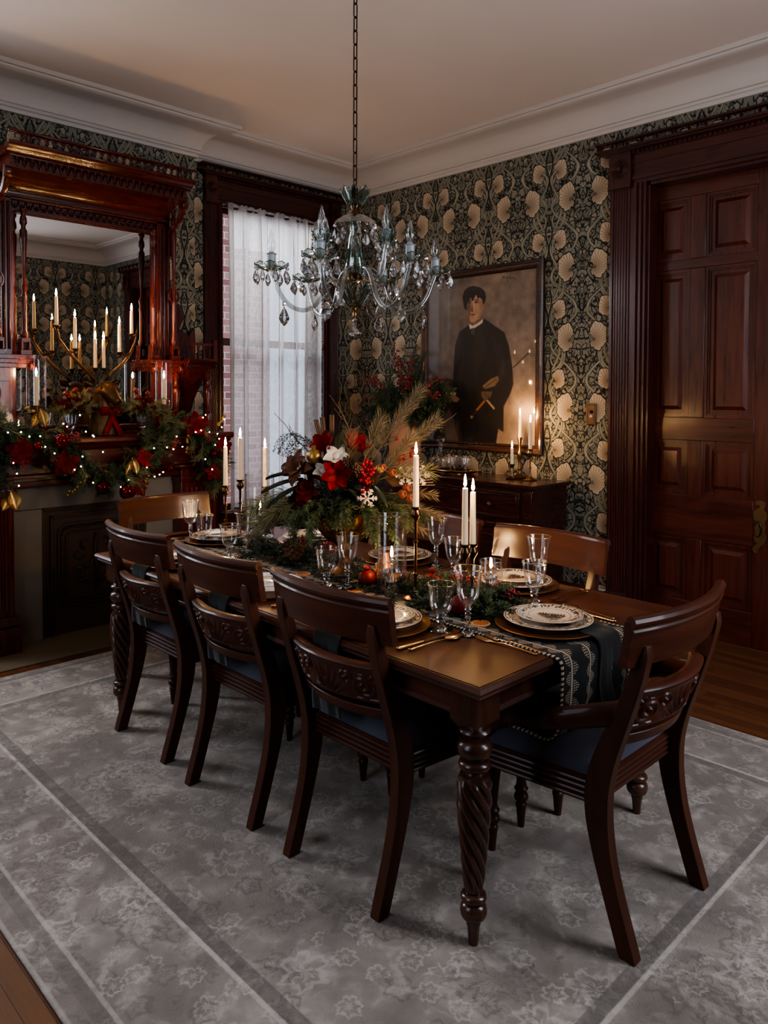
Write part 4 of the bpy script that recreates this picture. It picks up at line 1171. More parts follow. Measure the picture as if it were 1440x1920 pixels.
# ------------------------------------------------------------------ foliage kit
def rv(): return Vector((rnd.uniform(-1,1), rnd.uniform(-1,1), rnd.uniform(-1,1)))
def curve(p0, d, L, droop=0, n=8, wob=.0):
    p = Vector(p0); d = unit(d); P = [p.copy()]
    for i in range(n):
        d = unit(d+Vector((0,0,-droop/n))+rv()*wob); p = p+d*(L/n); P.append(p.copy())
    return P
def along(P, t):
    t = max(0, min(.9999, t))*(len(P)-1); i = int(t); f = t-i
    return P[i].lerp(P[i+1], f), unit(P[i+1]-P[i])
def needles(b, P, n, nl, w=.0011, spread=1.0, fwd=.8, droop=0, t0=0.0):
    for k in range(n):
        p, d = along(P, t0+(1-t0)*(k+rnd.random())/n)
        r = rv(); r = unit(r-d*r.dot(d)); q = unit(r*spread+d*fwd+Vector((0,0,-droop)))
        L = nl*rnd.uniform(.75,1.15); s = unit(q.cross(rv()))*w
        m = p+q*L*.55
        b.add([p-s*.5, m-s, p+q*L, m+s], [(0,1,2,3)])
def stem(b, P, r0, r1=None): 
    n = len(P); b.tube(P, [r0+((r1 if r1 is not None else r0*.4)-r0)*i/(n-1) for i in range(n)], 5)
def spruce(b, p0, d, L, nl=.016, droop=.5, side=6, dens=1.0, w=.0016):
    """a flat spruce or cedar spray: leader with side shoots, all clothed in short needles"""
    P = curve(p0, d, L, droop, 8, .06); stem(b, P, .002)
    needles(b, P, int(L*900*dens), nl, w, 1, .9)
    for k in range(side):
        t = .15+.75*k/side; p, dd = along(P, t)
        r = rv(); r = unit(r-dd*r.dot(dd)); l2 = L*.42*(1-t*.55)
        Q = curve(p, dd*.9+r*.8, l2, droop*.9, 5, .08); needles(b, Q, int(l2*900*dens), nl*.9, w, 1, .9)
def pine(b, p0, d, L, nl=.06, droop=.3, dens=1.0, w=.0011):
    P = curve(p0, d, L, droop, 8, .05); stem(b, P, .003); needles(b, P, int(L*750*dens), nl, w, .8, 1.0, .05, .25)
def twig(b, p0, d, L, r=.0028, wob=.35, br=2, droop=-.2):
    P = curve(p0, d, L, droop, 12, wob); stem(b, P, r, r*.35)
    for k in range(br):
        p, dd = along(P, .4+.4*k/max(1, br)); Q = curve(p, dd+rv()*.9, L*.4, droop, 8, wob); stem(b, Q, r*.6, r*.3)
def petals(b, c, nrm, n, L, W, open_=.6, curl=.4, twist=0.0, rows=5):
    """ring of cupped petals round axis nrm"""
    x, y, z = frame(nrm); c = Vector(c)
    for k in range(n):
        a = 2*PI*k/n+twist; r = x*math.cos(a)+y*math.sin(a); s = z.cross(r)
        def fn(u, v):
            w = W*math.sin(PI*min(1, .12+v*.86))**.7*(1-.15*v); ang = (PI/2)*(1-open_)-curl*v*v
            out_ = r*(L*v*math.cos(ang)+.004)+z*(L*v*math.sin(ang)-.12*L*(1-(2*u-1)**2)*v)
            return c+out_+s*(w*(2*u-1)*.5)
        b.grid(fn, 4, rows)
def leaf(b, p0, d, L, W, up=(0,0,1), cup=.2, droop=.3):
    d = unit(d); u_ = Vector(up); s = unit(d.cross(u_)); n = s.cross(d)
    def fn(u, v):
        w = W*math.sin(PI*min(1, v*.97+.03))**.8; q = 2*u-1
        return Vector(p0)+d*L*v+s*(w*q*.5)+n*(cup*W*q*q-droop*L*v*v)
    b.grid(fn, 4, 7)
def pinecone(b, c, d, L, R):
    x, y, z = frame(d); c = Vector(c); b.lathe([(R*.3,0),(R*.5,L*.3),(R*.35,L*.75),(0,L)], 8, c, d)
    N = 46
    for k in range(N):
        t = k/N; a = k*2.39996; rr = R*(math.sin(PI*min(1, .18+t*.8))**.8); r = x*math.cos(a)+y*math.sin(a); s = z.cross(r)
        p = c+z*(L*t)+r*rr*.35; q = c+z*(L*(t+.08))+r*rr
        w = R*.24; b.add([p-s*w*.4, q-s*w, q+r*R*.12+z*L*.05, q+s*w, p+s*w*.4, q+z*L*.045], [(0,1,5),(1,2,5),(2,3,5),(3,4,5),(0,4,3,2,1)])
def berries(b, c, R, n, r, ell=(1,1,1)):
    for k in range(n):
        v_ = rv(); v_ = unit(v_)*(R*rnd.random()**.4); b.ball(Vector(c)+Vector((v_.x*ell[0], v_.y*ell[1], v_.z*ell[2])), r*rnd.uniform(.85,1.1), 8, 6)
def snowflake(b, c, nrm, R):
    x, y, z = frame(nrm); c = Vector(c)
    def bar(p, q, w):
        d = unit(q-p); s = d.cross(z)*w
        vs = [p-s-z*.0015, p+s-z*.0015, q+s-z*.0015, q-s-z*.0015, p-s+z*.0015, p+s+z*.0015, q+s+z*.0015, q-s+z*.0015]
        b.add(vs, [(0,1,2,3),(7,6,5,4),(0,4,5,1),(1,5,6,2),(2,6,7,3),(3,7,4,0)])
    for k in range(6):
        a = PI/3*k; r = x*math.cos(a)+y*math.sin(a); s = x*math.cos(a+PI/2)+y*math.sin(a+PI/2)
        bar(c, c+r*R, R*.075)
        for f, l in ((.45,.3),(.75,.24)):
            for q in (-1, 1): bar(c+r*R*f, c+r*R*(f+l*.7)+s*(q*R*l*.8), R*.06)
def ornament(b, c, r): b.ball(c, r, 20, 12); b.lathe([(r*.2,r*.95),(r*.2,r*1.12),(0,r*1.14)], 8, c)

# ------------------------------------------------------------------ flower centrepiece in a pedestal bowl
CX, CY = -2.32, 2.05
AR, BR = Vector((.70,.714,0)), Vector((.714,-.70,0))      # across and towards the long near corner
cp = thing('flower_centrepiece', 'large red amaryllis and pine centrepiece in a copper pedestal bowl', 'flower arrangement', (CX, CY, zt))
def q_(a, b_, z): v_ = AR*a+BR*b_; return Vector((v_.x, v_.y, z-zt))
def dr(a, b_, z): v_ = AR*a+BR*b_; return Vector((v_.x, v_.y, z))
b = MB(); b.lathe([(0,0),(.075,0),(.078,.006),(.06,.014),(.03,.03),(.022,.06),(.024,.10),(.04,.125),(.08,.15),(.112,.19),(.128,.235),(.132,.262),(.128,.264),(.10,.235),(.0,.22)], 40)
b.build('pedestal_bowl', M_['copper'], cp)
b = MB()          # dark core of foliage
for k in range(70):
    a = rnd.uniform(0, 2*PI); e = rnd.uniform(.15, 1.2); d = Vector((math.cos(a)*math.cos(e), math.sin(a)*math.cos(e), math.sin(e)))
    spruce(b, Vector((0,0,.26))+d*.04, d, rnd.uniform(.11,.17), .02, .5, 5, .8)
b.build('dark_spruce', M_['pine3'], cp, sharp=0)
for a, e, L in ((-.33,.06,.30),(-.28,.0,.33),(-.36,.10,.30),(-.2,.22,.26),(.25,.12,.28),(.3,.02,.3),(-.12,.26,.25),(.12,.26,.25),(0,.28,.24),(.2,-.1,.28),(-.25,-.15,.3)):
    b = MB(); spruce(b, q_(a*.25, e*.3, 1.06), dr(a, e, .08), L, .024, 1.1, 8, .9, .0016); b.build('spruce_spray', M_['pine'], cp, sharp=0)
for a, e in ((-.13,.16),(-.05,.19),(.05,.2),(.13,.16),(-.2,.12),(.2,.1)):
    b = MB(); spruce(b, q_(a*.6, e*.6, 1.07), dr(a*.6, e, -.05), .2 if abs(a) > .1 else .11, .022, 1.7, 7, 1.0, .0018); b.build('hanging_spruce', M_['pine'], cp, sharp=0)
for a0, b0, z0, da, db, dz, L in ((.08,.0,1.18,.5,.0,.75,.40),(.06,.03,1.16,.28,.1,.8,.26),(.1,.02,1.15,.65,.05,.6,.36),(.12,.05,1.14,.4,.1,.5,.24),(.02,.08,1.2,.05,.1,1,.14)):
    b = MB(); pine(b, q_(a0, b0, z0), dr(da, db, dz), L, .062, .1, 1.5, .0009); b.build('frosted_pine', M_['frost'], cp, sharp=0)
for a0, z0, da, dz, L in ((.18,1.10,.9,.1,.18),(.2,1.06,1,-.05,.2),(.16,1.03,.8,-.3,.18),(-.2,1.02,-.7,-.3,.2),(0,1.0,.1,-.4,.12)):
    b = MB(); pine(b, q_(a0, .09, z0), dr(da, .25, dz), L, .042, .3, 1.3, .0009); b.build('frosted_pine', M_['frost'], cp, sharp=0)
for a0, z0, da, dz, L in ((-.14,1.12,-1,-.05,.24),(-.12,1.09,-1,-.25,.26),(.14,1.15,.6,.3,.22)):
    b = MB(); pine(b, q_(a0, .06, z0), dr(da, .3, dz), L, .07, .35, 1.2, .001); b.build('long_needle_pine', M_['pine2'], cp, sharp=0)
b = MB()
for a0, b0, z0, da, db, dz in ((-.02,.13,1.185,-.1,1,-.05),):
    petals(b, q_(a0,b0,z0), dr(da,db,dz), 3, .078, .058, .5, .1, .2); petals(b, q_(a0,b0+.006,z0), dr(da,db,dz), 3, .07, .052, .42, .3, .2+PI/3)
b.build('amaryllis_bloom', M_['red'], cp, sharp=0)
for a0, b0, z0, da, db, dz in ((-.07,.05,1.275,-.4,.7,.6),(.035,.04,1.275,.4,.6,.6)):
    b = MB(); petals(b, q_(a0,b0,z0), dr(da,db,dz), 3, .075, .06, .42, .1, .5); petals(b, q_(a0,b0,z0+.004), dr(da,db,dz), 3, .07, .055, .36, .3, .5+PI/3)
    b.build('amaryllis_bloom', M_['red'], cp, sharp=0)
b = MB()
for k in range(5): b.tube([q_(-.02,.13,1.185), q_(-.02+.012*(k-2),.19,1.18+.006*(k%3)), q_(-.02+.014*(k-2),.205,1.19)], .0012, 5)
b.build('stamen', M_['dkred'], cp, sharp=0)
for a0, b0, z0 in ((-.15,.11,1.13),(-.13,.10,1.07),(-.11,.07,1.21),(-.17,.08,1.09)):
    b = MB()
    for k in range(3): petals(b, q_(a0,b0,z0-.008*k), dr(-.2,.9,.3), 6, .022+.014*k, .03+.008*k, .35+.25*k, .2, k*.5, 3)
    b.build('burgundy_bloom', M_['dkred'], cp, sharp=0)
for a0, b0, z0, r in ((-.03,.10,1.235,.032),(-.08,.11,1.18,.025)):
    b = MB(); petals(b, q_(a0,b0,z0), dr(.1,.7,.6), 5, r*1.9, r*1.8, .2, .7, 1.0); b.ball(q_(a0,b0,z0+r*.4), r*.6, 12, 8); b.build('white_tulip', M_['white'], cp, sharp=0)
b = MB()
for k in range(3): petals(b, q_(-.18,.10,1.2), dr(-.5,.8,.4), 4, .05+.012*k, .055, .3+.2*k, .3, k*.8)
b.build('bronze_magnolia', Mat('bronze_petal', (104,62,40), .6).m, cp, sharp=0)
b = MB(); berries(b, q_(.09,.13,1.19), .045, 38, .0085, (.75,.75,1.25)); berries(b, q_(.08,.14,1.11), .025, 8, .008)
b.build('berry_cluster', M_['berry'], cp, sharp=0)
b = MB()
for k in range(16): b.ball(q_(.2+.09*rnd.random(), .03+.03*rnd.random(), 1.22+.1*rnd.random()), .0075, 8, 6)
for k in range(12): b.ball(q_(-.28+.06*rnd.random(), .05, 1.17+.03*rnd.random()), .009, 8, 6)
b.build('scattered_berry', M_['berry'], cp, sharp=0)['kind'] = 'stuff'
for a0, b0, z0 in ((-.06,.09,1.215),(.03,.1,1.22),(.05,.11,1.19),(.12,.06,1.15)):
    b = MB(); pinecone(b, q_(a0,b0,z0), dr(rnd.uniform(-.5,.5), .8, .3), .05, .026); b.build('pinecone', M_['cone'], cp, sharp=0, flat=True)
b = MB(); b.ball(q_(-.115,.09,1.245), .032, 16, 10); b.lathe([(.006,0),(.009,.012),(.012,.016)], 8, q_(-.115,.1,1.272), dr(-.2,.4,.9)); b.build('gilded_pomegranate', M_['goldleaf'], cp)
for a0, b0, z0 in ((.24,.10,1.12),(.22,.12,1.10),(.25,.12,1.085),(.14,.1,1.2),(.18,.09,1.18)):
    b = MB(); b.lathe([(0,0),(.012,.004),(.018,.018),(.016,.032),(.011,.038),(.012,.042),(.008,.042),(.006,.036)], 12, q_(a0,b0,z0), dr(.5,.9,.2)); b.build('seed_pod', M_['pod'], cp)
b = MB(); b.ball(q_(.145,.12,1.2), .019, 14, 10); b.build('gold_ball', M_['goldleaf'], cp)
for a0, b0, z0, da, dz in ((-.16,.08,1.15,-1,-.05),(-.15,.1,1.13,-1,-.3),(-.14,.06,1.17,-.9,.15),(.02,.14,1.12,.6,-.3),(.12,.12,1.13,.7,-.7),(-.02,.1,1.27,.1,.9)):
    b = MB(); leaf(b, q_(a0,b0,z0), dr(da,.3,dz), .17 if a0 < -.1 else .1, .075 if a0 < -.1 else .04, (0,0,1), .15, .25); b.build('magnolia_leaf', M_['leaf'], cp, sharp=0)
for a0, b0, z0, R in ((.095,.16,1.09,.04),(.30,.06,1.17,.045),(.245,.08,1.17,.04)):
    b = MB(); snowflake(b, q_(a0,b0,z0), dr(.1,1,.25), R); b.build('wooden_snowflake', M_['cream'], cp, flat=True)
for A_ in ((q_(.03,.0,1.28), dr(.15,.0,1), .24, .003, .28),(q_(.2,.0,1.3), dr(.35,0,1), .26, .0028, .3),(q_(.26,.05,1.3), dr(1,0,.1), .26, .0028, .25),(q_(.22,.06,1.25), dr(1,.0,.3), .16, .0025, .2),(q_(.2,.12,1.06), dr(.9,.2,-.2), .16, .002, .4),(q_(.1,.16,1.1), dr(-.5,.3,-.6), .12, .002, .4),(q_(-.12,.0,1.22), dr(-.45,0,.8), .28, .003, .22),(q_(-.13,0,1.2), dr(-.7,0,.5), .2, .0028, .3)):
    b = MB(); twig(b, *A_); b.build('curly_willow', M_['twig'], cp, sharp=0)
b = MB()
for k in range(9):
    P = curve(q_(-.2+.012*k, .0, 1.335-.006*k), dr(-.5,.1,.3), .13, 2.6, 8, .08); needles(b, P, 120, .012, .0015, 1, .5)
b.build('weeping_branch', M_['pine3'], cp, sharp=0)
for a0, z0, da, dz in ((-.09,1.3,-.1,1),(-.06,1.31,0,1),(-.10,1.29,-.25,1)):
  b = MB()
  for k in range(5): b.tube([q_(a0+.004*k, .01, z0), q_(a0+.004*k+da*.1, .01+.004*(k%2), z0+.1*dz)], .0022, 5)
  b.build('cinnamon_bundle', M_['twig'], cp, sharp=0)
b = MB()
for k in range(12): b.tube([q_(.15+.004*k, .06, 1.17-.004*k), q_(.3+.006*k, .04, 1.25-.011*k)], .0025, 5)
b.build('dried_stem_bundle', M_['twig'], cp, sharp=0)

# ------------------------------------------------------------------ greenery and fruit strewn along the runner
b = MB()
for k in range(120):
    x_ = rnd.uniform(-3.08, -1.58)
    if abs(x_-CX) < .13: continue
    y_ = 2.07+rnd.gauss(0, .07); a = rnd.uniform(0, 2*PI)
    if any(math.hypot(x_-cx, y_-cy) < .11 for cx, cy in ((-2.006,2.009),(-1.734,2.262),(-3.209,2.257))): continue
    spruce(b, (x_, y_, zt+rnd.uniform(.004,.03)), (math.cos(a), math.sin(a)*.5, .25), rnd.uniform(.1,.17), .019, .55, 5, .8, .0018)
gl = b.build('spruce_runner', M_['pine3'], sharp=0); gl['kind'] = 'stuff'; tag(gl, 'dark spruce cuttings strewn along the middle of the table', 'table greenery')
b = MB()
for k in range(34):
    x_ = rnd.uniform(-1.85, -1.50); y_ = 2.06+rnd.gauss(0, .06); a = rnd.uniform(0, 2*PI)
    if math.hypot(x_+1.734, y_-2.262) < .10: continue
    spruce(b, (x_, y_, zt+rnd.uniform(.01,.045)), (math.cos(a), math.sin(a)*.6, .3), rnd.uniform(.1,.16), .02, .7, 6, 1.0, .0018)
g2 = b.build('cedar_cuttings', M_['pine'], sharp=0); g2['kind'] = 'stuff'; tag(g2, 'soft green cedar cuttings heaped at the pair of candlesticks', 'table greenery')
for x_, y_, z_, L, R, lb in ((-2.62,2.02,.03,.09,.045,'big brown pinecone left of the bowl'),(-1.94,2.06,.03,.055,.027,'small brown pinecone beside the tall glass cylinder'),(-1.90,2.42,.02,.07,.035,'dark pinecone before the reddish chair'),(-2.12,2.02,.03,.05,.028,'dark pinecone behind the copper gourd')):
    b = MB(); pinecone(b, (0,0,R*.9), (rnd.uniform(-1,1),rnd.uniform(-.6,.2),.25), L, R); o = b.build('pinecone', M_['cone'], loc=(x_, y_, TZ+.004), flat=True); tag(o, lb, 'pinecone')
for x_, y_, lb in ((-1.90,2.12,'red pomegranate behind the single candlestick'),(-1.62,1.945,'red pomegranate beside the front candle pair'),(-2.10,1.97,'red pomegranate left of the tall glass cylinder'),(-2.72,2.15,'red pomegranate among the greens left of the bowl')):
    b = MB(); b.ball((0,0,.034), .036, 18, 12, 1, 1, .94); b.lathe([(.008,0),(.011,.012),(.014,.016),(.009,.012)], 8, (.0,.0,.064), (.3,-.2,1)); o = b.build('pomegranate', M_['fruit'], loc=(x_, y_, zt)); tag(o, lb, 'pomegranate')
for x_, y_, n, lb in ((-1.80,2.18,60,'cluster of small red berries left of the candle pair'),(-1.60,2.16,90,'long cluster of small red berries by the small cylinder'),(-2.62,2.22,30,'dark red berry cluster left of the bowl')):
    b = MB(); berries(b, (0,0,.04), .062, n, .0062, (1.1,.7,.5)); o = b.build('berry_cluster', M_['dkberry'], loc=(x_, y_, zt), sharp=0); tag(o, lb, 'berries')
m = Mat('dried_orange', (150,84,38), .6); x = m.sep(m.coord()); an = x[1].at(x[0]); rr = (x[0]*x[0]+x[1]*x[1]).sq()
m.col(m.mix((((an*1.592).fr()-.5).abs().gt(.44)).mx(rr.gt(.026)), (142,72,30), (206,150,96)))
for x_, y_, lb in ((-1.515,1.925,'dried orange slice on the runner at the tall near glass'),(-2.44,1.93,'dried orange slice in front of the bowl'),(-2.10,1.91,'dried orange slice by the middle near glasses')):
    b = MB(); b.lathe([(0,0),(.03,0),(.031,.002),(.03,.004),(0,.004)], 24); o = b.build('orange_slice', m.m, loc=(x_, y_, zt-.002)); tag(o, lb, 'orange slice')
b = MB(); b.lathe([(0,0),(.03,0),(.045,.02),(.05,.045),(.04,.07),(.02,.095),(.016,.115),(.02,.12),(.013,.118),(.03,.07),(.04,.045),(0,.02)], 24)
o = b.build('gourd_vessel', M_['copper'], loc=(-2.12,2.09,zt)); tag(o, 'small copper gourd-shaped vessel beside the pedestal bowl', 'vessel')

# ------------------------------------------------------------------ sideboard
SX0, SX1, SY = -4.44, -2.80, 4.09
sb = thing('sideboard', 'dark mahogany sideboard with drawers under the portrait', 'sideboard', ((SX0+SX1)/2, 4.3, 0))
hw = (SX1-SX0)/2; yf, yb = SY-4.3, .235
fr_ = lambda p: p
b = MB(); pr = [(-.02,.868),(-.012,.87),(-.006,.878),(-.002,.882),(.0,.888),(.0,.896),(-.004,.90)]
sweep_loop(b, pr, [(-hw,yf),(hw,yf),(hw,yb),(-hw,yb)], True, True); b.build('top', M_['side'], sb, sharp=35)
b = MB(); b.box(-hw+.03, hw-.03, yf+.035, yb-.005, .62, .868); b.box(-hw+.03, hw-.03, yf+.03, yb-.005, .595, .612); b.box(-hw+.02, hw-.02, yf+.02, yb-.005, .612, .625)
b.box(-hw+.05, hw-.05, yf+.055, yb-.005, .09, .595); b.box(-hw+.035, hw-.035, yf+.035, yb-.005, .0, .09)
for s in (-1, 1):
    a, c = sorted((s*(hw-.05), s*(hw-.13))); b.box(a, c, yf+.035, yf+.06, .09, .595)
    for k in range(4): b.extr([(a+.016+.016*k+.006*math.cos(t), .006*math.sin(t)) for t in [PI*i/4 for i in range(5)]], lambda p, q, t: (p, yf+.035-q, t), .12, .57)
    a, c = sorted((s*(hw-.03), s*(hw-.10))); b.box(a, c, yf+.022, yf+.04, .64, .85)
for z0, z1, in ((.15,.52),): b.box(hw-.052, hw-.045, yf+.1, yb-.05, z0, z1)
b.build('carcass', M_['side'], sb, bevel=.003)
dw = (2*hw-.24)/3
for k in range(3):
    a = -hw+.12+dw*k+.008; c = a+dw-.016
    b = MB(); b.box(a, c, yf+.022, yf+.05, .655, .84)
    for q in ((a+.025,c-.025,.672,.677),(a+.025,c-.025,.818,.823),(a+.02,a+.025,.672,.823),(c-.025,c-.02,.672,.823)): b.box(q[0],q[1],yf+.017,yf+.024,q[2],q[3])
    dwr = b.build('drawer', M_['side'], sb, bevel=.002)
    b = MB(); b.lathe([(.008,0),(.007,.012),(.016,.02),(.018,.028),(.012,.034),(0,.036)], 14, ((a+c)/2, yf+.022, .748), (0,-1,0)); b.build('knob', M_['side'], dwr)
    b = MB(); b.box(a, c, yf+.042, yf+.06, .11, .575)
    for q in ((a+.048,c-.048,.15,.158),(a+.048,c-.048,.53,.538),(a+.04,a+.048,.15,.538),(c-.048,c-.04,.15,.538)): b.box(q[0],q[1],yf+.036,yf+.044,q[2],q[3])
    b.build('cupboard_door', M_['side'], sb, bevel=.002)
# things on the sideboard
zs = .9006
b = MB(); b.lathe([(0,.004),(.14,.004),(.16,.008),(.185,.02),(.19,.022),(.185,.026),(.16,.014),(0,.008)], 44, ell=(1.15,.62)); b.lathe([(0,0),(.13,0),(.13,.005),(0,.005)], 30, ell=(1.15,.62))
tr = b.build('serving_tray', M_['gold'], loc=(-3.70,4.36,zs)); tag(tr, 'oval gilt tray holding the decanter on the sideboard', 'tray')
b = MB()
for s in (-1, 1):
    b.tube([(s*.20+s*.02*math.sin(t), .06*math.cos(t), .03+.006*math.sin(3*t)) for t in [PI*k/14 for k in range(15)]], .007, 6)
    for k in range(8): b.ball((s*(.205+.018*math.sin(PI*k/7)), .06*math.cos(PI*k/7), .033), .008, 6, 4)
b.build('tray_handle', M_['gold'], tr, sharp=0)
dc = thing('decanter', 'clear glass decanter with ball stopper on the gilt tray', 'decanter', (-3.83,4.36,zs+.009))
b = MB(); P = [(0,.002),(.03,.002),(.045,.02),(.075,.06),(.082,.085),(.075,.1),(.045,.115),(.022,.135),(.017,.16),(.018,.19),(.028,.2)]
b.lathe(P+[(r-.0015,h) for r,h in P[:0:-1]], 32); b.build('bottle', M_['glass'], dc, sharp=60)
b = MB(); b.lathe([(.015,.185),(.014,.2),(.01,.207)], 14); b.ball((0,0,.235), .03, 20, 12); b.build('stopper', M_['cutglass'], dc)
b = MB()
for h, r in ((.098,.0775),(.2,.028),(.09,.0825)): b.tube([(r*math.cos(q), r*math.sin(q), h) for q in [2*PI*k/36 for k in range(37)]], .0015, 5, cap=False)
b.build('gilt_band', M_['rim'], dc, sharp=0)
def cordial(loc, lb):
    if 'cord' in proto: return dup(proto['cord'], loc, 0, lb)
    t = thing('cordial_glass', lb, 'glass', loc, 0, 'cordial glasses'); proto['cord'] = t
    b = MB(); b.lathe([(0,0),(.028,0),(.028,.002),(.008,.008),(.006,.03),(.01,.036),(0,.038)], 20); b.build('stem', M_['cutglass'], t)
    P = [(.008,.036),(.026,.048),(.034,.07),(.037,.115)]; b = MB(); b.lathe(P+[(r-.0015,h) for r,h in P[::-1]], 28); b.build('bowl', M_['glass'], t, sharp=60)
    b = MB(); b.tube([(.0362*math.cos(q), .0362*math.sin(q), .115) for q in [2*PI*k/30 for k in range(31)]], .0022, 5, cap=False); b.build('gilt_rim', M_['rim'], t, sharp=0)
    return t
for x_, y_, lb in ((-3.715,4.385,'cordial glass next to the decanter'),(-3.69,4.31,'cordial glass at the front of the gilt tray'),(-3.615,4.39,'cordial glass third along the gilt tray'),(-3.56,4.34,'cordial glass nearest the tray handle')): cordial((x_, y_, zs+.009), lb)
for x_, y_, h, kind, cl, lb in ((-3.155,4.345,.105,'b',.125,'shortest of the three on the sideboard'),(-3.165,4.45,.285,'b',.175,'tallest of the three on the sideboard'),(-3.02,4.37,.215,'slim',.20,'rightmost of the three on the sideboard')):
    P = stick(h, kind)
    if h < .12: P = [(0,0),(.04,0),(.042,.006),(.03,.012),(.014,.022),(.01,.045),(.012,.06),(.008,.075),(.016,.088),(.02,.104),(.011,.105),(.011,.094),(0,.094)]
    b = MB(); b.lathe(P, 22); o = b.build('candlestick', M_['brass'], loc=(x_, y_, zs)); tag(o, 'aged brass candlestick, '+lb, 'candlestick', 'sideboard candlesticks')
    candle((x_, y_, zs+h-.0115), cl, .0115, 'lit ivory candle, '+lb, 'sideboard candles')
# vase of evergreens
va = thing('evergreen_vase', 'terracotta vase overflowing with evergreens and red berry branches', 'flower arrangement', (-4.13,4.28,zs))
b = MB(); b.lathe([(0,0),(.07,0),(.10,.04),(.125,.14),(.12,.24),(.085,.34),(.058,.43),(.052,.49),(.06,.525),(.064,.53),(.052,.528),(.045,.49),(.05,.4),(0,.38)], 32); b.build('vase', M_['terra'], va)
b = MB(); b2 = MB()
for k in range(46):
    a = rnd.uniform(0, 2*PI); e = rnd.uniform(.1, .9); d = Vector((1.3,0,0))*math.cos(a)+Vector((0,-.55,0))*max(-.1, math.sin(a))+Vector((0,0,e))
    spruce((b if k % 3 else b2), (0,0,.52), d, rnd.uniform(.22,.48), .03, rnd.uniform(1.0,2.0), 8, .6, .0026)
b.build('evergreen_spray', M_['pine'], va, sharp=0); b2.build('dark_evergreen', M_['pine3'], va, sharp=0)
for a, e, L in ((-.7,.9,.45),(-.45,.8,.4),(0,1.2,.50),(.08,1.0,.42),(.35,1,.45),(.9,.75,.55),(1.0,.6,.52),(.1,.5,.25),(-.9,.6,.4),(.25,.6,.3)):
    b = MB(); c = MB(); d = Vector((a*1.3,-.25-.1*abs(a),e)); P = curve((0,0,.5), d, L, .5, 8, .05); stem(b, P, .0025)
    for k in range(26): p, _ = along(P, .45+.55*rnd.random()); q = p+rv()*.03; c.ball(q, .0085, 7, 5); b.tube([p, q], .0009, 4)
    br = b.build('berry_branch', M_['twig'], va, sharp=0); c.build('berry_spray', M_['dkberry'], br, sharp=0)['kind'] = 'stuff'
b = MB()
for a, e in ((.3,1.3),(.42,1.0),(.5,1.2)):
    P = curve((0,0,.5), Vector((a*1.3,-.12,e)), .5, .3, 8, .02); stem(b, P, .0025)
    for k in range(26):
        p, d = along(P, .3+.7*k/26)
        for s in (-1, 1): leaf(b, p, d*.5+Vector((s,0,0)), .05*(1.1-k/30), .012, (0,-1,0), .1, .1)
b.build('fern_frond', M_['pine3'], va, sharp=0)

# light switch
sw = thing('light_switch', 'antique brass push-button light switch plate on the wallpaper', 'light switch', (-2.658,4.55,1.363))
b = MB(); b.box(-.038,.038,-.008,0,-.07,.07); b.box(-.03,.03,-.011,-.008,-.062,-.056); b.box(-.03,.03,-.011,-.008,.056,.062); b.box(-.03,-.025,-.011,-.008,-.062,.062); b.box(.025,.03,-.011,-.008,-.062,.062)
b.build('plate', Mat('switch_plate', (112,86,64), .4, .8).m, sw, bevel=.002)
for z_, mt in ((.014,M_['black']),(-.016,M_['white'])):
    b = MB(); b.lathe([(.011,0),(.011,.006),(.008,.01),(0,.011)], 14, (.004,-.008,z_), (0,-1,0)); b.build('button', mt, sw)
# ------------------------------------------------------------------ framed portrait
pt = thing('framed_portrait', 'large framed oil portrait of a standing young man in a dark suit', 'painting', (-3.61, Y1, 1.0625))
FW, FH, fw_ = 1.16, 1.385, .068
b = MB()
fp = [(0,.0),(0,.028),(.008,.036),(.02,.036),(.03,.028),(.042,.026),(.05,.03),(.06,.018),(.068,.012),(.068,0)]
cs = [(-FW/2,0),(FW/2,0),(FW/2,FH),(-FW/2,FH)]
vs = []; fs = []; n = len(fp)
for (cx, cz), (sx, sz) in zip(cs, ((1,1),(-1,1),(-1,-1),(1,-1))):
    vs += [(cx+sx*p, -t, cz+sz*p) for p, t in fp]
for i in range(4):
    j = (i+1) % 4
    for k in range(n-1): fs.append((i*n+k, j*n+k, j*n+k+1, i*n+k+1))
b.add(vs, fs)
k = .06
while k < FW-.06:
    for z_ in (.053, FH-.053): b.ball((-FW/2+k, -.03, z_), .005, 6, 4)
    k += .016
k = .06
while k < FH-.06:
    for x_ in (-FW/2+.053, FW/2-.053): b.ball((x_, -.03, k), .005, 6, 4)
    k += .016
b.build('frame', wood('carved_frame', (40,24,16), (84,52,32), .35, 0, 1, .4), pt, sharp=30)
NX, NZ = 400, 480
UX, UZ = np.meshgrid((np.arange(NX+1))/NX, 1-(np.arange(NZ+1))/NZ)     # u left-right, v from the top
img = np.zeros((NZ+1, NX+1, 3)); rs = np.random.RandomState(3)
def soft(h, w, s):
    a = rs.rand(h//s+3, w//s+3); yi = np.linspace(0, a.shape[0]-2.01, h); xi = np.linspace(0, a.shape[1]-2.01, w)
    y0 = yi.astype(int); x0 = xi.astype(int); fy = (yi-y0)[:,None]; fx = (xi-x0)[None]
    return a[y0][:,x0]*(1-fy)*(1-fx)+a[y0+1][:,x0]*fy*(1-fx)+a[y0][:,x0+1]*(1-fy)*fx+a[y0+1][:,x0+1]*fy*fx
n1 = soft(NZ+1, NX+1, 68); n2 = soft(NZ+1, NX+1, 15)
img[:] = np.array((132,115,100)); img *= (.72+.34*n1+.1*n2)[...,None]
img *= (.62+.38*np.clip(UX*2.2, 0, 1))[...,None]
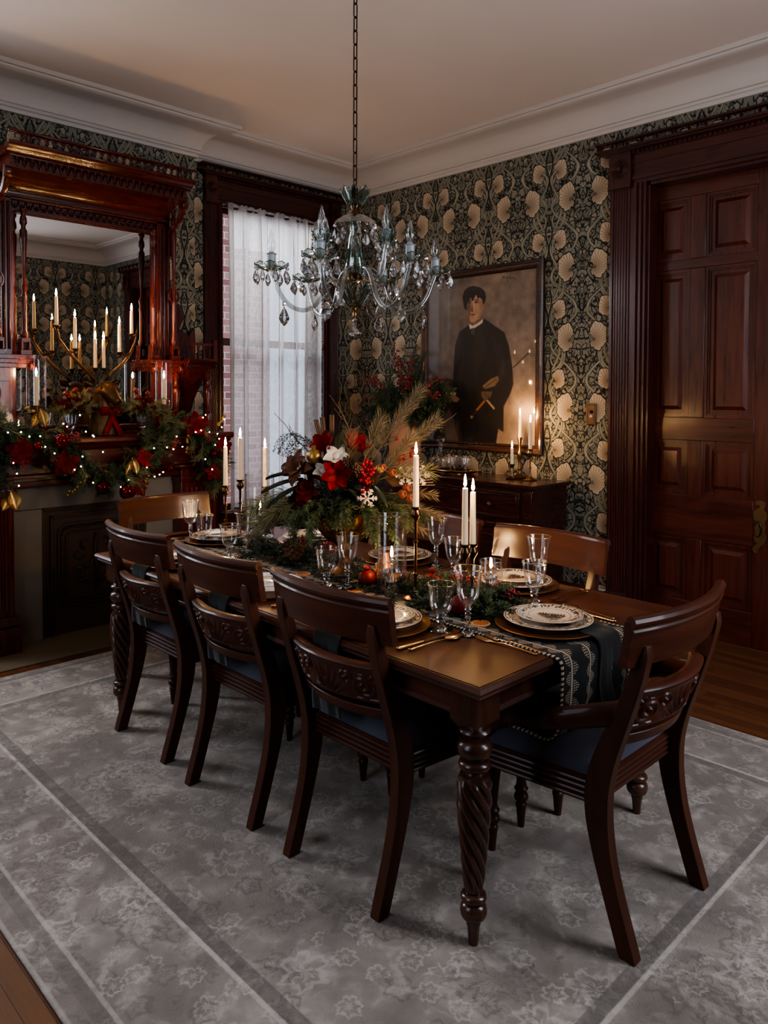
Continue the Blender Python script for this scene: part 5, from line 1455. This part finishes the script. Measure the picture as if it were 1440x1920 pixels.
def blur(a, k):
    for _ in range(k):
        a = (np.roll(a,1,0)+np.roll(a,-1,0)+2*a)/4; a = (np.roll(a,1,1)+np.roll(a,-1,1)+2*a)/4
    return a
def poly(P, colr, k=2, op=1.0):
    global img
    Q = []
    for x_, y_ in P:
        u = (x_-85)/775.; t = 185-.168*(x_-85); bo = 1340+.075*(x_-85); Q.append((u, (y_-t)/(bo-t)))
    ins = np.zeros(UX.shape, bool)
    for i in range(len(Q)):
        (ax, ay), (bx_, by_) = Q[i], Q[(i+1) % len(Q)]
        if ay == by_: continue
        ins ^= ((ay > UZ) != (by_ > UZ)) & (UX < (bx_-ax)*(UZ-ay)/(by_-ay)+ax)
    m_ = blur(ins.astype(float), int(k*1.8))[...,None]*op
    img = img*(1-m_)+np.array(colr)*m_
def line(p, q, w, colr, k=1):
    d = Vector((q[0]-p[0], q[1]-p[1])); s = Vector((-d.y, d.x)).normalized()*w
    poly([(p[0]+s.x,p[1]+s.y),(q[0]+s.x,q[1]+s.y),(q[0]-s.x,q[1]-s.y),(p[0]-s.x,p[1]-s.y)], colr, k)
poly([(80,150),(200,150),(190,900),(80,900)], (92,76,62), 14, .7)
poly([(85,880),(300,900),(310,1190),(330,1360),(85,1360)], (56,42,34), 6)
poly([(215,1180),(255,1110),(290,1180),(325,1350),(230,1350)], (112,102,92), 3, .7)
poly([(310,1000),(650,1000),(600,1380),(330,1360)], (26,20,18), 2)
poly([(400,490),(330,545),(300,640),(290,800),(285,950),(250,1000),(260,1060),(300,1100),(290,1170),(330,1240),(590,1230),(600,1255),(650,1290),(650,1100),(695,1000),(714,930),(706,800),(682,640),(650,540),(600,505),(510,440)], (33,27,24), 2)
poly([(330,560),(350,700),(330,900),(345,1080),(360,1080),(350,900),(372,700)], (46,39,35), 4, .8)
poly([(440,520),(490,500),(530,640),(480,800),(450,900),(430,700)], (44,38,34), 4, .8)
poly([(560,560),(640,640),(660,860),(620,930),(600,760)], (45,38,34), 5, .7)
poly([(470,1010),(480,1300),(455,1300),(450,1010)], (18,14,13), 3, .8)
poly([(398,425),(490,400),(497,450),(430,495),(403,480)], (116,82,60), 2)
poly([(400,482),(410,522),(445,512),(500,472),(504,440),(480,462),(430,494)], (204,190,170), 1)
poly([(415,516),(446,510),(440,562),(420,560)], (70,64,58), 1)
poly([(378,300),(390,270),(440,262),(490,270),(503,330),(498,380),(480,440),(440,472),(415,468),(398,430),(385,390),(380,340)], (176,136,106), 2)
poly([(376,300),(408,288),(416,350),(412,400),(405,446),(385,390)], (104,74,56), 3, .85)
poly([(470,300),(500,300),(500,380),(478,440),(462,450),(480,380)], (146,108,82), 3, .8)
poly([(500,326),(516,322),(512,372),(500,380)], (150,108,82), 1)
poly([(424,326),(412,384),(420,394),(434,388)], (124,88,66), 1); poly([(430,326),(436,384),(444,386),(438,326)], (198,160,128), 1, .8)
poly([(392,320),(414,316),(416,326),(394,330)], (52,36,28), 1); poly([(442,314),(468,310),(470,320),(444,324)], (58,40,32), 1)
line((388,311),(418,305), 3.4, (40,27,21)); line((438,303),(474,298), 3.4, (40,27,21)); poly([(396,322),(412,319),(411,327),(398,329)], (24,17,14), 0); poly([(446,316),(464,313),(464,322),(448,324)], (24,17,14), 0); poly([(386,314),(418,309),(420,332),(392,338)], (110,78,58), 3, .5); poly([(438,306),(476,300),(474,328),(442,332)], (120,86,64), 3, .45)
poly([(412,410),(430,404),(446,406),(440,418),(418,420)], (140,74,62), 1)
line((410,412),(446,409), 1.6, (86,46,38), 0)
poly([(414,432),(440,430),(436,438),(418,440)], (132,96,74), 2, .7)
poly([(362,340),(354,285),(366,235),(396,208),(440,199),(482,211),(513,236),(522,275),(516,318),(503,330),(499,300),(480,268),(440,262),(405,276),(388,306),(384,346),(386,380),(370,372)], (30,22,18), 2)
poly([(384,330),(388,290),(410,262),(452,252),(440,290),(424,316),(414,284),(400,312)], (34,25,20), 1)
poly([(452,252),(490,262),(500,300),(478,284),(462,292)], (32,24,19), 1)
for hx_, hy_ in ((372,240),(392,222),(418,212),(448,208),(478,222),(502,244)): line((hx_,hy_),(hx_+14,hy_+34), 3, (58,44,34), 2)
line((500,300),(506,336), 3, (40,30,24), 1)
poly([(400,220),(440,208),(470,225),(440,235)], (50,38,30), 3, .7)
poly([(258,1024),(268,1000),(300,1008),(338,1045),(312,1068),(275,1058)], (150,108,82), 1); poly([(260,996),(285,985),(314,1000),(300,1010),(268,1004)], (196,180,160), 1)
poly([(500,945),(560,892),(610,868),(617,900),(590,945),(520,968)], (122,98,72), 1); line((520,955),(600,890), 4, (84,64,46))
poly([(492,985),(575,985),(560,1030),(515,1052),(497,1020)], (98,78,58), 1); line((515,1000),(550,1035), 3, (66,50,38))
line((520,1056),(460,1128), 8, (160,98,60)); line((460,1128),(422,1184), 9, (60,42,32)); poly([(414,1172),(430,1165),(440,1180),(424,1192)], (150,130,108), 1)
poly([(540,1045),(592,1112),(584,1124),(524,1050)], (156,130,104), 1)
line((712,806),(816,690), 4, (58,42,34))
S = [(634,140),(640,122),(652,124),(640,132),(654,140),(662,122),(668,142),(676,120),(690,126),(682,136),(694,140),(700,128),(708,140),(716,130),(722,146)]
for p_, r_ in zip(S[:-1], S[1:]): line(p_, r_, 1.8, (84,42,30), 0)
line((668,142),(676,164), 1.6, (84,42,30), 0)
n3 = soft(NZ+1, NX+1, 5)
img = np.clip(img*(.90+.12*n2[...,None]+.08*n3[...,None]), 0, 255)
b = MB(); cw, chh = FW-2*fw_+.012, FH-2*fw_+.012
b.grid(lambda u, v: (-cw/2+cw*u, -.014, fw_-.006+chh*v), NX, NZ, flip=False)
me_o = b.build('canvas', None or Mat('oil_paint').m, pt, sharp=0)
mm = me_o.data.materials[0]; nt = mm.node_tree; at = nt.nodes.new('ShaderNodeVertexColor'); at.layer_name = 'paint'
pb = nt.nodes['Principled BSDF']; nt.links.new(at.outputs['Color'], pb.inputs['Base Color']); pb.inputs['Roughness'].default_value = .5; pb.inputs['Coat Weight'].default_value = .9; pb.inputs['Coat Roughness'].default_value = .03
ca = me_o.data.color_attributes.new('paint', 'FLOAT_COLOR', 'POINT')
L_ = img/255.; L_ = np.where(L_ <= .04045, L_/12.92, ((L_+.055)/1.055)**2.4)
ca.data.foreach_set('color', np.concatenate([L_, np.ones((NZ+1, NX+1, 1))], 2).astype(np.float32).reshape(-1))

# ------------------------------------------------------------------ stag-head candelabra on the mantelshelf
DXc, DYc, DZc = -4.60, 2.06, 1.2285
dc = thing('stag_candelabra', 'bronze stag-head candelabra with antler branches and red ribbon bow', 'candelabra', (DXc, DYc, DZc))
b = MB(); b.lathe([(0,0),(.09,0),(.092,.01),(.086,.05),(.074,.1),(.064,.15),(.05,.18),(0,.19)], 30, mod=lambda t, h, r: r*(1+.05*math.sin(9*t+h*30)+.03*math.sin(17*t)))
b.build('bark_base', M_['bust'], dc, sharp=0)
b = MB()
P = [(0,0,.14),(-.008,0,.19),(-.006,0,.24),(.008,.002,.275),(.035,.008,.285),(.06,.014,.272),(.085,.022,.248),(.108,.03,.224),(.124,.036,.208),(.134,.039,.2)]
b.tube(P, [.066,.06,.058,.060,.056,.05,.040,.033,.030,.018], 18, up=(0,1,0))
for s in (-1, 1):
    b.ball((.118+.004, .034+s*.017, .213), .008, 8, 6)                  # nostrils
    b.tube([(.03,.008+s*.05,.312),(.055,.014+s*.046,.306),(.07,.018+s*.04,.296)], [.006,.009,.004], 6)   # brow
    leaf(b, (-.012, s*.045, .30), (-.25, s*.9, .45), .085, .042, (1,0,.3), .3, -.1); leaf(b, (-.014, s*.045, .30), (-.25, s*.9, .45), .085, .042, (1,0,.3), .3, -.1)
b.build('head', M_['bronze'], dc, sharp=0)
b = MB()
for s in (-1, 1): b.ball((.058, .014+s*.0455, .293), .0115, 12, 8)
b.build('eye', M_['black'], dc)
def ap(px, py_, dx=0): return (dx-.02, (2.05+(px-190)*.00356)-DYc, 1.541+(722-py_)*.00344-DZc)
ANT = (([(198,716),(205,704),(217,693),(230,680),(243,662),(253,640),(258,622),(261,605)], ((4,226,664),(6,249,630),(1,198,695))),
       ([(180,716),(172,704),(160,694),(146,680),(130,662),(117,642),(110,622),(107,600)], ((4,147,662),(5,116,624),(1,182,695))))
for beam, cups in ANT:
    b = MB(); n = len(beam); B_ = [ap(px, py_, .0+.03*math.sin(PI*i/(n-1))) for i, (px, py_) in enumerate(beam)]
    b.tube(B_, [.0125,.0115,.011,.0105,.0095,.008,.006,.0025], 9)
    for i, px, py_ in cups:
        q = Vector(ap(px, py_)); p0 = Vector(B_[i]); mid = (p0+q)/2+Vector((.015,0,-.012)); b.tube([p0, mid, q], [.008,.007,.006], 8)
    b.build('antler', M_['bronze'], dc, sharp=0)
for px, py_, hh, lb in ((116,620,.172,'outermost at the left of the antlers'),(147,659,.19,'second from the left on the antlers'),(182,692,.18,'left one of the low middle pair'),(197,692,.18,'right one of the low middle pair'),(226,662,.178,'second from the right on the antlers'),(249,627,.147,'outermost at the right of the antlers')):
    q = Vector(ap(px, py_)); b = MB(); b.lathe([(.005,-.034),(.011,-.03),(.013,-.022),(.008,-.016),(.012,-.008),(.021,0),(.021,.004),(.011,.003),(.0,.002)], 16, q); b.build('candle_cup', M_['bronze'], dc)
    candle((DXc+q.x, DYc+q.y, DZc+q.z+.0035), hh, .0105, 'lit ivory candle on the stag candelabra, '+lb, 'stag candelabra candles')
b = MB()
b.tube([(.066*math.cos(t), .066*math.sin(t), .145) for t in [2*PI*k/24 for k in range(25)]], .012, 8, flat=.5)
for s in (-1, 1):
    b.tube([(.075,.02,.14),(.085,.02+s*.03,.165),(.08,.02+s*.062,.16),(.075,.02+s*.06,.13),(.076,.02,.135)], [.006,.016,.02,.016,.006], 8, flat=.35, up=(1,0,0))
    b.tube([(.078,.02,.135),(.088,.02+s*.012,.09),(.095,.02+s*.035,.04),(.098,.02+s*.05,.004)], [.008,.016,.018,.019], 8, flat=.2, up=(1,0,0))
b.ball((.08,.02,.14), .013, 10, 8); b.build('ribbon_bow', M_['ribbon'], dc, sharp=0)

# cut-glass vases of flowers
def bud_vase(loc, lb, seed):
    t = thing('flower_vase', lb, 'flower vase', loc)
    b = MB(); b.lathe([(0,0),(.038,0),(.04,.004),(.03,.01),(.012,.02),(.010,.036),(.016,.045),(.03,.06),(.038,.10),(.045,.165),(.047,.168),(.043,.165),(.035,.1),(.026,.066),(0,.06)], 24, mod=lambda t_, h, r: r*(1+(.05*abs(math.sin(6*t_+h*60)) if h > .05 else .02*math.sin(12*t_))))
    b.build('cut_glass_vase', M_['cutglass'], t, sharp=25)
    b = MB(); c = MB()
    for k in range(16):
        a = 2*PI*k/16; d = Vector((math.cos(a)*.6, math.sin(a), rnd.uniform(.1, .8))); (pine if k % 2 else spruce)(b, (0,0,.15), d, rnd.uniform(.11,.19), .03 if k % 2 else .018, .5)
    for k in range(3): twig(c, (0,0,.16), (rnd.uniform(-.3,.3), rnd.uniform(-1,1), 1), .2, .002, .35)
    b.build('pine_sprig', M_['pine2'], t, sharp=0); c.build('twig', M_['twig'], t, sharp=0)
    b = MB()
    for p_, d in (((.04,.02,.2),(.8,.2,.4)),((.03,-.04,.19),(.7,-.5,.4)),((.02,.06,.185),(.6,.7,.3))):
        for k in range(3): petals(b, p_, d, 6, .022+.012*k, .024+.006*k, .3+.25*k, .2, k*.6, 3)
    b.build('burgundy_dahlia', M_['dkred'], t, sharp=0)
    for k in range(3):
        b = MB(); b.ball((.02+.02*rnd.random(), rnd.uniform(-.06,.03), .24+.02*k), .016, 12, 8); b.build('dark_crabapple', M_['dkberry'], t)
bud_vase((-4.49,2.265,1.2285), 'cut-glass footed vase of red dahlias right of the stag head', 1)
bud_vase((-4.60,1.86,1.2285), 'cut-glass footed vase of red dahlias left of the stag head', 2)
# hurricane candle holders on the shelf
for x_, y_, lb in ((-4.578,2.462,'at the right end of the mirror'),(-4.60,1.66,'at the left end of the mirror')):
    t = thing('hurricane_holder', 'footed brass hurricane candle holder with glass chimney, '+lb, 'hurricane lamp', (x_, y_, 1.2285), 0, 'mantel hurricanes')
    b = MB(); b.lathe([(0,0),(.05,0),(.052,.006),(.03,.014),(.014,.03),(.02,.05),(.026,.062),(.014,.08),(.012,.1),(.024,.115),(.03,.13),(.052,.142),(.053,.148),(.03,.15),(.016,.152),(.016,.19),(.0125,.19),(.0125,.178),(0,.178)], 26); b.build('stand', M_['dbrass'], t)
    P = [(.03,.150),(.046,.156),(.052,.17),(.0535,.2),(.0535,.478)]
    b = MB(); b.lathe(P+[(r-.002,h) for r,h in P[::-1]], 36); b.build('glass_chimney', M_['hglass'], t, sharp=50)
    candle((x_, y_, 1.2285+.1785), .185, .0115, 'lit ivory candle inside the brass hurricane '+lb, 'hurricane candles')

# ------------------------------------------------------------------ christmas garland on the mantel
gd = thing('christmas_garland', 'swagged christmas garland with fairy lights, red baubles and poinsettias', 'garland', (-4.43, 2.05, 1.2285))
G = [(-.05,-.90,.03),(-.04,-.72,.045),(-.02,-.56,.05),(.0,-.42,.01),(.02,-.32,-.07),(.03,-.22,-.17),(.035,-.10,-.225),(.035,.02,-.23),(.03,.14,-.16),(.02,.24,-.05),(-.01,.34,.045),(-.03,.46,.09),(-.01,.56,.04),(.01,.64,-.08),(.02,.68,-.2),(.02,.69,-.28)]
G = [Vector(p) for p in G]
LT = [Vector((-.02,-.62,.02)), Vector((.02,-.66,-.1)), Vector((.025,-.67,-.22))]
parts_ = {'pine3': MB(), 'pine': MB(), 'pine2': MB()}
for k in range(460):
    p, d = along(G, rnd.random()) if k % 10 else along(LT, rnd.random())
    q = unit(rv()+d*.7+Vector((.35,0,0))); nm = ('pine3','pine','pine3','pine','pine2')[k % 5]
    (spruce if k % 5 < 4 else pine)(parts_[nm], p+rv()*.035, q, rnd.uniform(.07,.14), .02 if k % 5 < 4 else .05, .5, **({'dens': .7, 'side': 4, 'w': .002} if k % 5 < 4 else {'dens': .6}))
for nm, lb in (('pine3','deep_greenery'),('pine','greenery'),('pine2','long_needle_sprig')):
    parts_[nm].build(lb, M_[nm], gd, sharp=0)
def gp(px, py_, out_=.07): 
    # shelf-front position from its height and run along the mantel
    return Vector((out_, -.649+(px)*.00335+(-.0), -.0085+(830-py_)*.0033))
for px, py_, r, mt in ((90,830,.042,'bauble'),(50,838,.028,'bauble'),(160,916,.042,'dkbauble'),(158,884,.02,'dkbauble'),(291,890,.028,'dkbauble'),(385,868,.028,'dkbauble'),(206,928,.048,'bauble')):
    b = MB(); ornament(b, gp(px, py_, .09), r); b.build('bauble', M_[mt], gd)
for px, py_, R, mt in ((25,845,.082,'dkred'),(96,868,.08,'dkred'),(236,868,.062,'red'),(345,808,.085,'dkred'),(404,855,.07,'dkred'),(225,920,.07,'ribbon'),(385,905,.06,'dkred')):
    b = MB(); p = gp(px, py_, .085); d = Vector((.9, -.3, .2))
    petals(b, p, d, 5, R, R*.75, .85, .3, .3); petals(b, p+Vector((.008,0,0)), d, 5, R*.72, R*.6, .7, .3, .9); b.ball(p+d*.012, R*.12, 8, 6); b.build('poinsettia', M_[mt], gd, sharp=0)
for px, py_, w in ((215,882,.05),(8,925,.07),(55,790,.06)):
    b = MB(); leaf(b, gp(px, py_-16, .09), (.3, .2, -1), .11, w, (1,0,0), .2, .1); leaf(b, gp(px-4, py_-10, .095), (.3, -.5, -1), .09, w*.8, (1,0,0), .2, .1); b.build('gilded_leaf', M_['goldleaf'], gd, sharp=0)
for cx, cy_, n in ((112,825,26),(30,862,22),(300,845,18),(370,835,18)):
    b = MB(); berries(b, gp(cx, cy_, .09), .035, n, .0065); b.build('berry_sprig', M_['dkberry'], gd, sharp=0)
for pts in (((60,800),(45,778),(30,772)),((130,895),(108,915),(95,922)),((245,900),(238,920),(232,930)),((395,812),(400,800),(408,795)),((325,830),(326,850),(326,860))):
    b = MB()
    for k in range(9):
        t = k/8*(len(pts)-1); i = min(int(t), len(pts)-2); f = t-i; b.ball(gp(pts[i][0]*(1-f)+pts[i+1][0]*f, pts[i][1]*(1-f)+pts[i+1][1]*f, .1)+rv()*.008, .0085, 8, 6)
    b.build('gold_bead_sprig', M_['goldleaf'], gd, sharp=0)
LI = [(2,812),(22,812),(52,820),(96,805),(128,815),(140,822),(142,824),(10,862),(15,880),(122,858),(119,875),(158,852),(90,800),(60,838),(118,786),(254,850),(280,850),(293,854),(312,850),(340,823),(356,795),(383,850),(361,877),(255,903),(265,900),(190,917),(240,885),(352,820),(392,838),(370,824),(18,900),(140,905),(205,905),(272,896),(300,830),(376,898),(75,850),(35,820),(108,880),(388,828),(398,815),(404,800),(362,790)]
b = MB(); b.ball((0,0,0), .0038, 8, 6); lb0 = b.build('fairy_light', M_['fairy'], gd)
for i, (px, py_) in enumerate(LI):
    p = gp(px, py_, .115)
    if i == 0: lb0.location = p
    else: dup(lb0, p, parent=gd)

# ------------------------------------------------------------------ chandelier
HX, HY = -2.30, 2.085
chd = thing('crystal_chandelier', 'green and clear crystal chandelier with glass arms hanging on a chain', 'chandelier', (HX, HY, 1.73))
zc = lambda z: z-1.73
def dropm(b, top, h, r, seg=8):
    t = Vector(top); b.lathe([(r*.18,0),(0,r*.25)], 6, t-Vector((0,0,r*.25)));
    b.lathe([(0,-h),(r*.55,-h*.86),(r,-h*.62),(r*.8,-h*.42),(r*.35,-h*.16),(0,-.004)], seg, t, ell=(1,.62))
b = MB(); b.lathe([(.012,2.33),(.014,2.30),(.02,2.255),(.012,2.24),(.016,2.22),(.02,2.2)], 14, (0,0,-1.73)); b.lathe([(.012,1.99),(.03,1.985),(.034,1.97),(.03,1.955),(.012,1.95)], 20, (0,0,-1.73)); b.build('spindle', M_['dbrass'], chd)
def petal_bowl(nm, z0, z1, r0, r1, n, mat):
    b = MB()
    for k in range(n):
        a0 = 2*PI*k/n
        def fn(u, v):
            q = (2*u-1); w = PI/n*(1.15)*math.sin(PI*(.22+.62*v))
            r = r0+(r1-r0)*(v**.7); a = a0+q*w; tip = (1-abs(q))*.25+.75
            return (r*math.cos(a), r*math.sin(a), zc(z0+(z1-z0)*v*tip))
        b.grid(fn, 6, 6)
    p = b.build(nm, mat, chd, sharp=0); sd = p.modifiers.new('th', 'SOLIDIFY'); sd.thickness = .002
    c = MB()
    for k in range(n):      # dark gilt outlines between the petals
        a0 = 2*PI*(k+.5)/n; c.tube([((r0+(r1-r0)*(v**.7))*1.015*math.cos(a0), (r0+(r1-r0)*(v**.7))*1.015*math.sin(a0), zc(z0+(z1-z0)*v*.78)) for v in [i/6 for i in range(7)]], .0022, 5)
    c.build('petal_edge', M_['darkgreen'], p, sharp=0); return p
petal_bowl('crown_bowl', 2.255, 2.335, .018, .062, 8, M_['green'])
b = MB(); b.lathe([(.015,2.215),(.05,2.212),(.078,2.195),(.086,2.178),(.083,2.178),(.075,2.19),(.05,2.206),(.015,2.209)], 32, (0,0,-1.73), mod=lambda t, h, r: r*(1+.04*math.cos(8*t))); b.build('upper_dish', M_['armglass'], chd)
b = MB(); b.lathe([(.018,2.2),(.024,2.17),(.018,2.15),(.022,2.12),(.03,2.06),(.042,2.0),(.03,1.985),(.02,1.98)], 24, (0,0,-1.73), mod=lambda t, h, r: r*(1+.05*math.cos(8*t))); b.build('column', M_['green'], chd, sharp=60)
b = MB()
for k in range(8):
    a = 2*PI*k/8; b.tube([(r*1.06*math.cos(a), r*1.06*math.sin(a), zc(z)) for r, z in ((.042,2.0),(.034,2.04),(.028,2.075),(.02,2.1))], [.003,.003,.002,.001], 5)
b.build('column_leaf_edge', M_['darkgreen'], chd, sharp=0)
petal_bowl('lower_bowl', 1.845, 1.955, .016, .072, 8, M_['green'])
b = MB(); b.lathe([(.002,1.80),(.006,1.805),(.010,1.82),(.006,1.83),(.016,1.838),(.018,1.846),(.012,1.85)], 14, (0,0,-1.73)); b.build('finial', M_['brass'], chd)
b = MB(); b.ball((0,0,zc(1.795)), .008, 8, 6); b.ball((0,0,zc(1.778)), .007, 8, 6); b.lathe([(0,zc(1.728)),(.026,zc(1.737)),(.024,zc(1.742)),(.006,zc(1.77)),(0,zc(1.772))], 8); b.build('pendant_drop', M_['crystal'], chd, flat=True)
def crystal_drop(key, loc, h, r, parent):
    if key not in proto:
        b = MB(); b.ball((0,0,0), r*.42, 6, 5); dropm(b, (0,0,-r*.45), h, r); o = b.build('crystal_drop', M_['crystal'], parent, loc=loc, flat=True); o.rotation_euler = (0,0,rnd.random()*3); proto[key] = o
    else: dup(proto[key], loc, rnd.random()*3, parent=parent)
for k in range(8): a = 2*PI*(k+.3)/8; crystal_drop('dU', (.083*math.cos(a), .083*math.sin(a), zc(2.172)), .058, .018, chd)
for k in range(9): a = 2*PI*(k+.1)/9; crystal_drop('dH', (.115*math.cos(a), .115*math.sin(a), zc(1.935)), .07, .018, chd)
b = MB(); b.tube([(.115*math.cos(a), .115*math.sin(a), zc(1.94)) for a in [2*PI*k/32 for k in range(33)]], .003, 6, cap=False); b.build('hub_ring', M_['brass'], chd, sharp=0)
def arm(ang, R, zl, zt_, zs_, big=True):
    r_ = lambda t, z: (t*math.cos(ang), t*math.sin(ang), zc(z))
    if big: pts = [(.03,1.975),(.06,2.0),(.09,1.985),(.115,1.94),(.135,1.885),(.17,1.845),(.215,1.83),(.265,1.85),(.30,1.895),(.32,1.945),(R,zt_)]
    else: pts = [(.03,1.98),(.055,1.96),(.09,1.945),(.125,1.965),(.15,2.01),(R-.004,2.06),(R,zt_)]
    pts = [Vector(r_(t, z)) for t, z in pts]
    Q = []
    for i in range(len(pts)-1):
        p0, p1, p2, p3 = pts[max(i-1,0)], pts[i], pts[i+1], pts[min(i+2, len(pts)-1)]
        for k in range(5):
            t = k/5; Q.append(.5*((2*p1)+(p2-p0)*t+(2*p0-5*p1+4*p2-p3)*t*t+(3*p1-p0-3*p2+p3)*t**3))
    Q.append(pts[-1])
    b = MB(); b.tube(Q, .0095 if big else .008, 10); ao = b.build('arm', M_['armglass'], chd, sharp=0)
    c = Vector(r_(R, zt_)); S = .068 if big else .04
    b = MB(); d_ = MB(); n = 9
    for k in range(n):
        a0 = 2*PI*k/n
        def fn(u, v):
            q = 2*u-1; w = PI/n*1.1*math.sin(PI*(.3+.5*v)); r = .014+(S-.014)*v; a = a0+q*w
            return (c.x+r*math.cos(a), c.y+r*math.sin(a), c.z+(.030 if big else .05)*(v**1.6)*(1-.3*abs(q)))
        b.grid(fn, 4, 4)
        a1 = a0+PI/n
        d_.tube([(c.x+r*1.02*math.cos(a1), c.y+r*1.02*math.sin(a1), c.z+(.03 if big else .05)*((r-.014)/(S-.014))**1.6*.72) for r in (.016, S*.55, S*.8, S*.97)], .0018, 5)
        d_.tube([(c.x+S*math.cos(a0+q)*(1-.02*abs(q)), c.y+S*math.sin(a0+q), c.z+(.03 if big else .05)*(1-.3*abs(q)*n/PI)) for q in (-PI/n*.8, 0, PI/n*.8)], .0018, 5)
    bo = b.build('bobeche', M_['green'], ao, sharp=0); d_.build('bobeche_edge', M_['darkgreen'], ao, sharp=0)
    b = MB(); b.lathe([(.004,-.004),(.017,0),(.018,.006),(.017,.062 if big else .05),(.022,.066 if big else .054),(.012,.07 if big else .058),(.01,.074 if big else .06)], 14, c); b.build('candle_sleeve', M_['sleeve'], ao)
    h0 = .072 if big else .058
    b = MB(); b.lathe([(.008,h0),(.015,h0+.018),(.0165,h0+.03),(.013,h0+.05),(.007,h0+.072),(.0025,h0+.088),(0,h0+.094)], 16, c); b.lathe([(.004,h0),(.003,h0+.02),(.0015,h0+.024)], 6, c); b.build('bulb', M_['bulb'], ao, sharp=0)
    nd = 8 if big else 5
    for k in range(nd):
        a = 2*PI*(k+.5)/nd; rr_ = S*.96; crystal_drop('dB' if big else 'dS', (c.x+rr_*math.cos(a), c.y+rr_*math.sin(a), c.z+.010), .058 if big else .04, .0165 if big else .0115, ao)
    if big: crystal_drop('dL', r_(.285, 1.855), .08, .024, ao)
va_ = math.atan2(.714, .70)      # across the view
for k in range(6): arm(va_+math.radians(190+60*k), .335, 0, 1.985, 0)
for a in (40, 140, 220, 320): arm(va_+math.radians(180+a), .165, 0, 2.085, 0, False)
for i in range(20):
    b = MB() if i < 2 else None
    z = zc(2.335)+.054*i
    if i < 2:
        r = .0085; Lk = .021; pts = [(r*math.cos(t)*(1 if i == 0 else 0), r*math.cos(t)*(0 if i == 0 else 1), (Lk if math.sin(t) > 0 else -Lk)+r*math.sin(t)) for t in [2*PI*k/20+.01 for k in range(21)]]
        b.tube(pts, .0028, 6, cap=False); lk = b.build('chain_link', M_['chain'], chd, sharp=0, loc=(0,0,z)); proto['lk%d' % i] = lk
    else: dup(proto['lk%d' % (i % 2)], (0,0,z), parent=chd)

# ------------------------------------------------------------------ daylight, sky, added front fill and camera
w = bpy.data.worlds.new('overcast'); sc.world = w; w.use_nodes = True
bg = w.node_tree.nodes['Background']; bg.inputs[0].default_value = (.62, .74, .92, 1); bg.inputs[1].default_value = 1.0
def area(name, loc, rot, sx, sy, power, color):
    l = bpy.data.lights.new(name, 'AREA'); l.shape = 'RECTANGLE'; l.size = sx; l.size_y = sy; l.energy = power; l.color = color
    o = bpy.data.objects.new(name, l); COL.objects.link(o); o.location = loc; o.rotation_euler = rot; return o
DAY = (.93, .95, 1.0)
area('sky_light_left_window', (-5.35, .44, 2.1), (math.radians(62), 0, math.radians(-90)), 1.0, 1.9, 50, DAY)
area('fill_light_front', (-1.9, -.95, 1.9), (math.radians(64), 0, 0), 1.2, 1.9, 10, DAY)  # added fill lamp shining through the made-up front window
area('sky_light_curtained_window', (-5.95, 3.65, 3.3), (math.radians(52), 0, math.radians(-90)), 2.2, 1.2, 66, DAY)
area('sky_light_right_window', (.85, 2.77, 2.0), (math.radians(66), 0, math.radians(90)), 1.2, 1.9, 45, DAY)
cam = bpy.data.cameras.new('camera'); co = bpy.data.objects.new('camera', cam); COL.objects.link(co)
YAW, PITCH, ROLL = math.radians(45.5), math.radians(1.62), math.radians(.204)
fw = Vector((-math.sin(YAW)*math.cos(PITCH), math.cos(YAW)*math.cos(PITCH), -math.sin(PITCH)))
r0 = Vector((math.cos(YAW), math.sin(YAW), 0)); u0 = r0.cross(fw)
R_c = r0*math.cos(ROLL)+u0*math.sin(ROLL); U_c = u0*math.cos(ROLL)-r0*math.sin(ROLL)
co.matrix_world = Matrix(((R_c.x,U_c.x,-fw.x,0),(R_c.y,U_c.y,-fw.y,0),(R_c.z,U_c.z,-fw.z,1.5),(0,0,0,1)))
cam.sensor_fit = 'VERTICAL'; cam.sensor_height = 36; cam.lens = 1424/1920*36
cam.shift_x = -(722-720)/1920; cam.shift_y = (776.5-960)/1920; cam.clip_start = .05
sc.camera = co
sc.view_settings.view_transform = 'AgX'; sc.view_settings.look = 'AgX - Medium High Contrast'; sc.view_settings.exposure = .6
c_ = sc.cycles; c_.use_denoising = True; c_.max_bounces = 9; c_.transparent_max_bounces = 20; c_.transmission_bounces = 8; c_.diffuse_bounces = 3; c_.glossy_bounces = 4
c_.caustics_reflective = False; c_.caustics_refractive = False; c_.sample_clamp_indirect = 4; c_.use_light_tree = True; c_.use_adaptive_sampling = True; c_.adaptive_threshold = .05
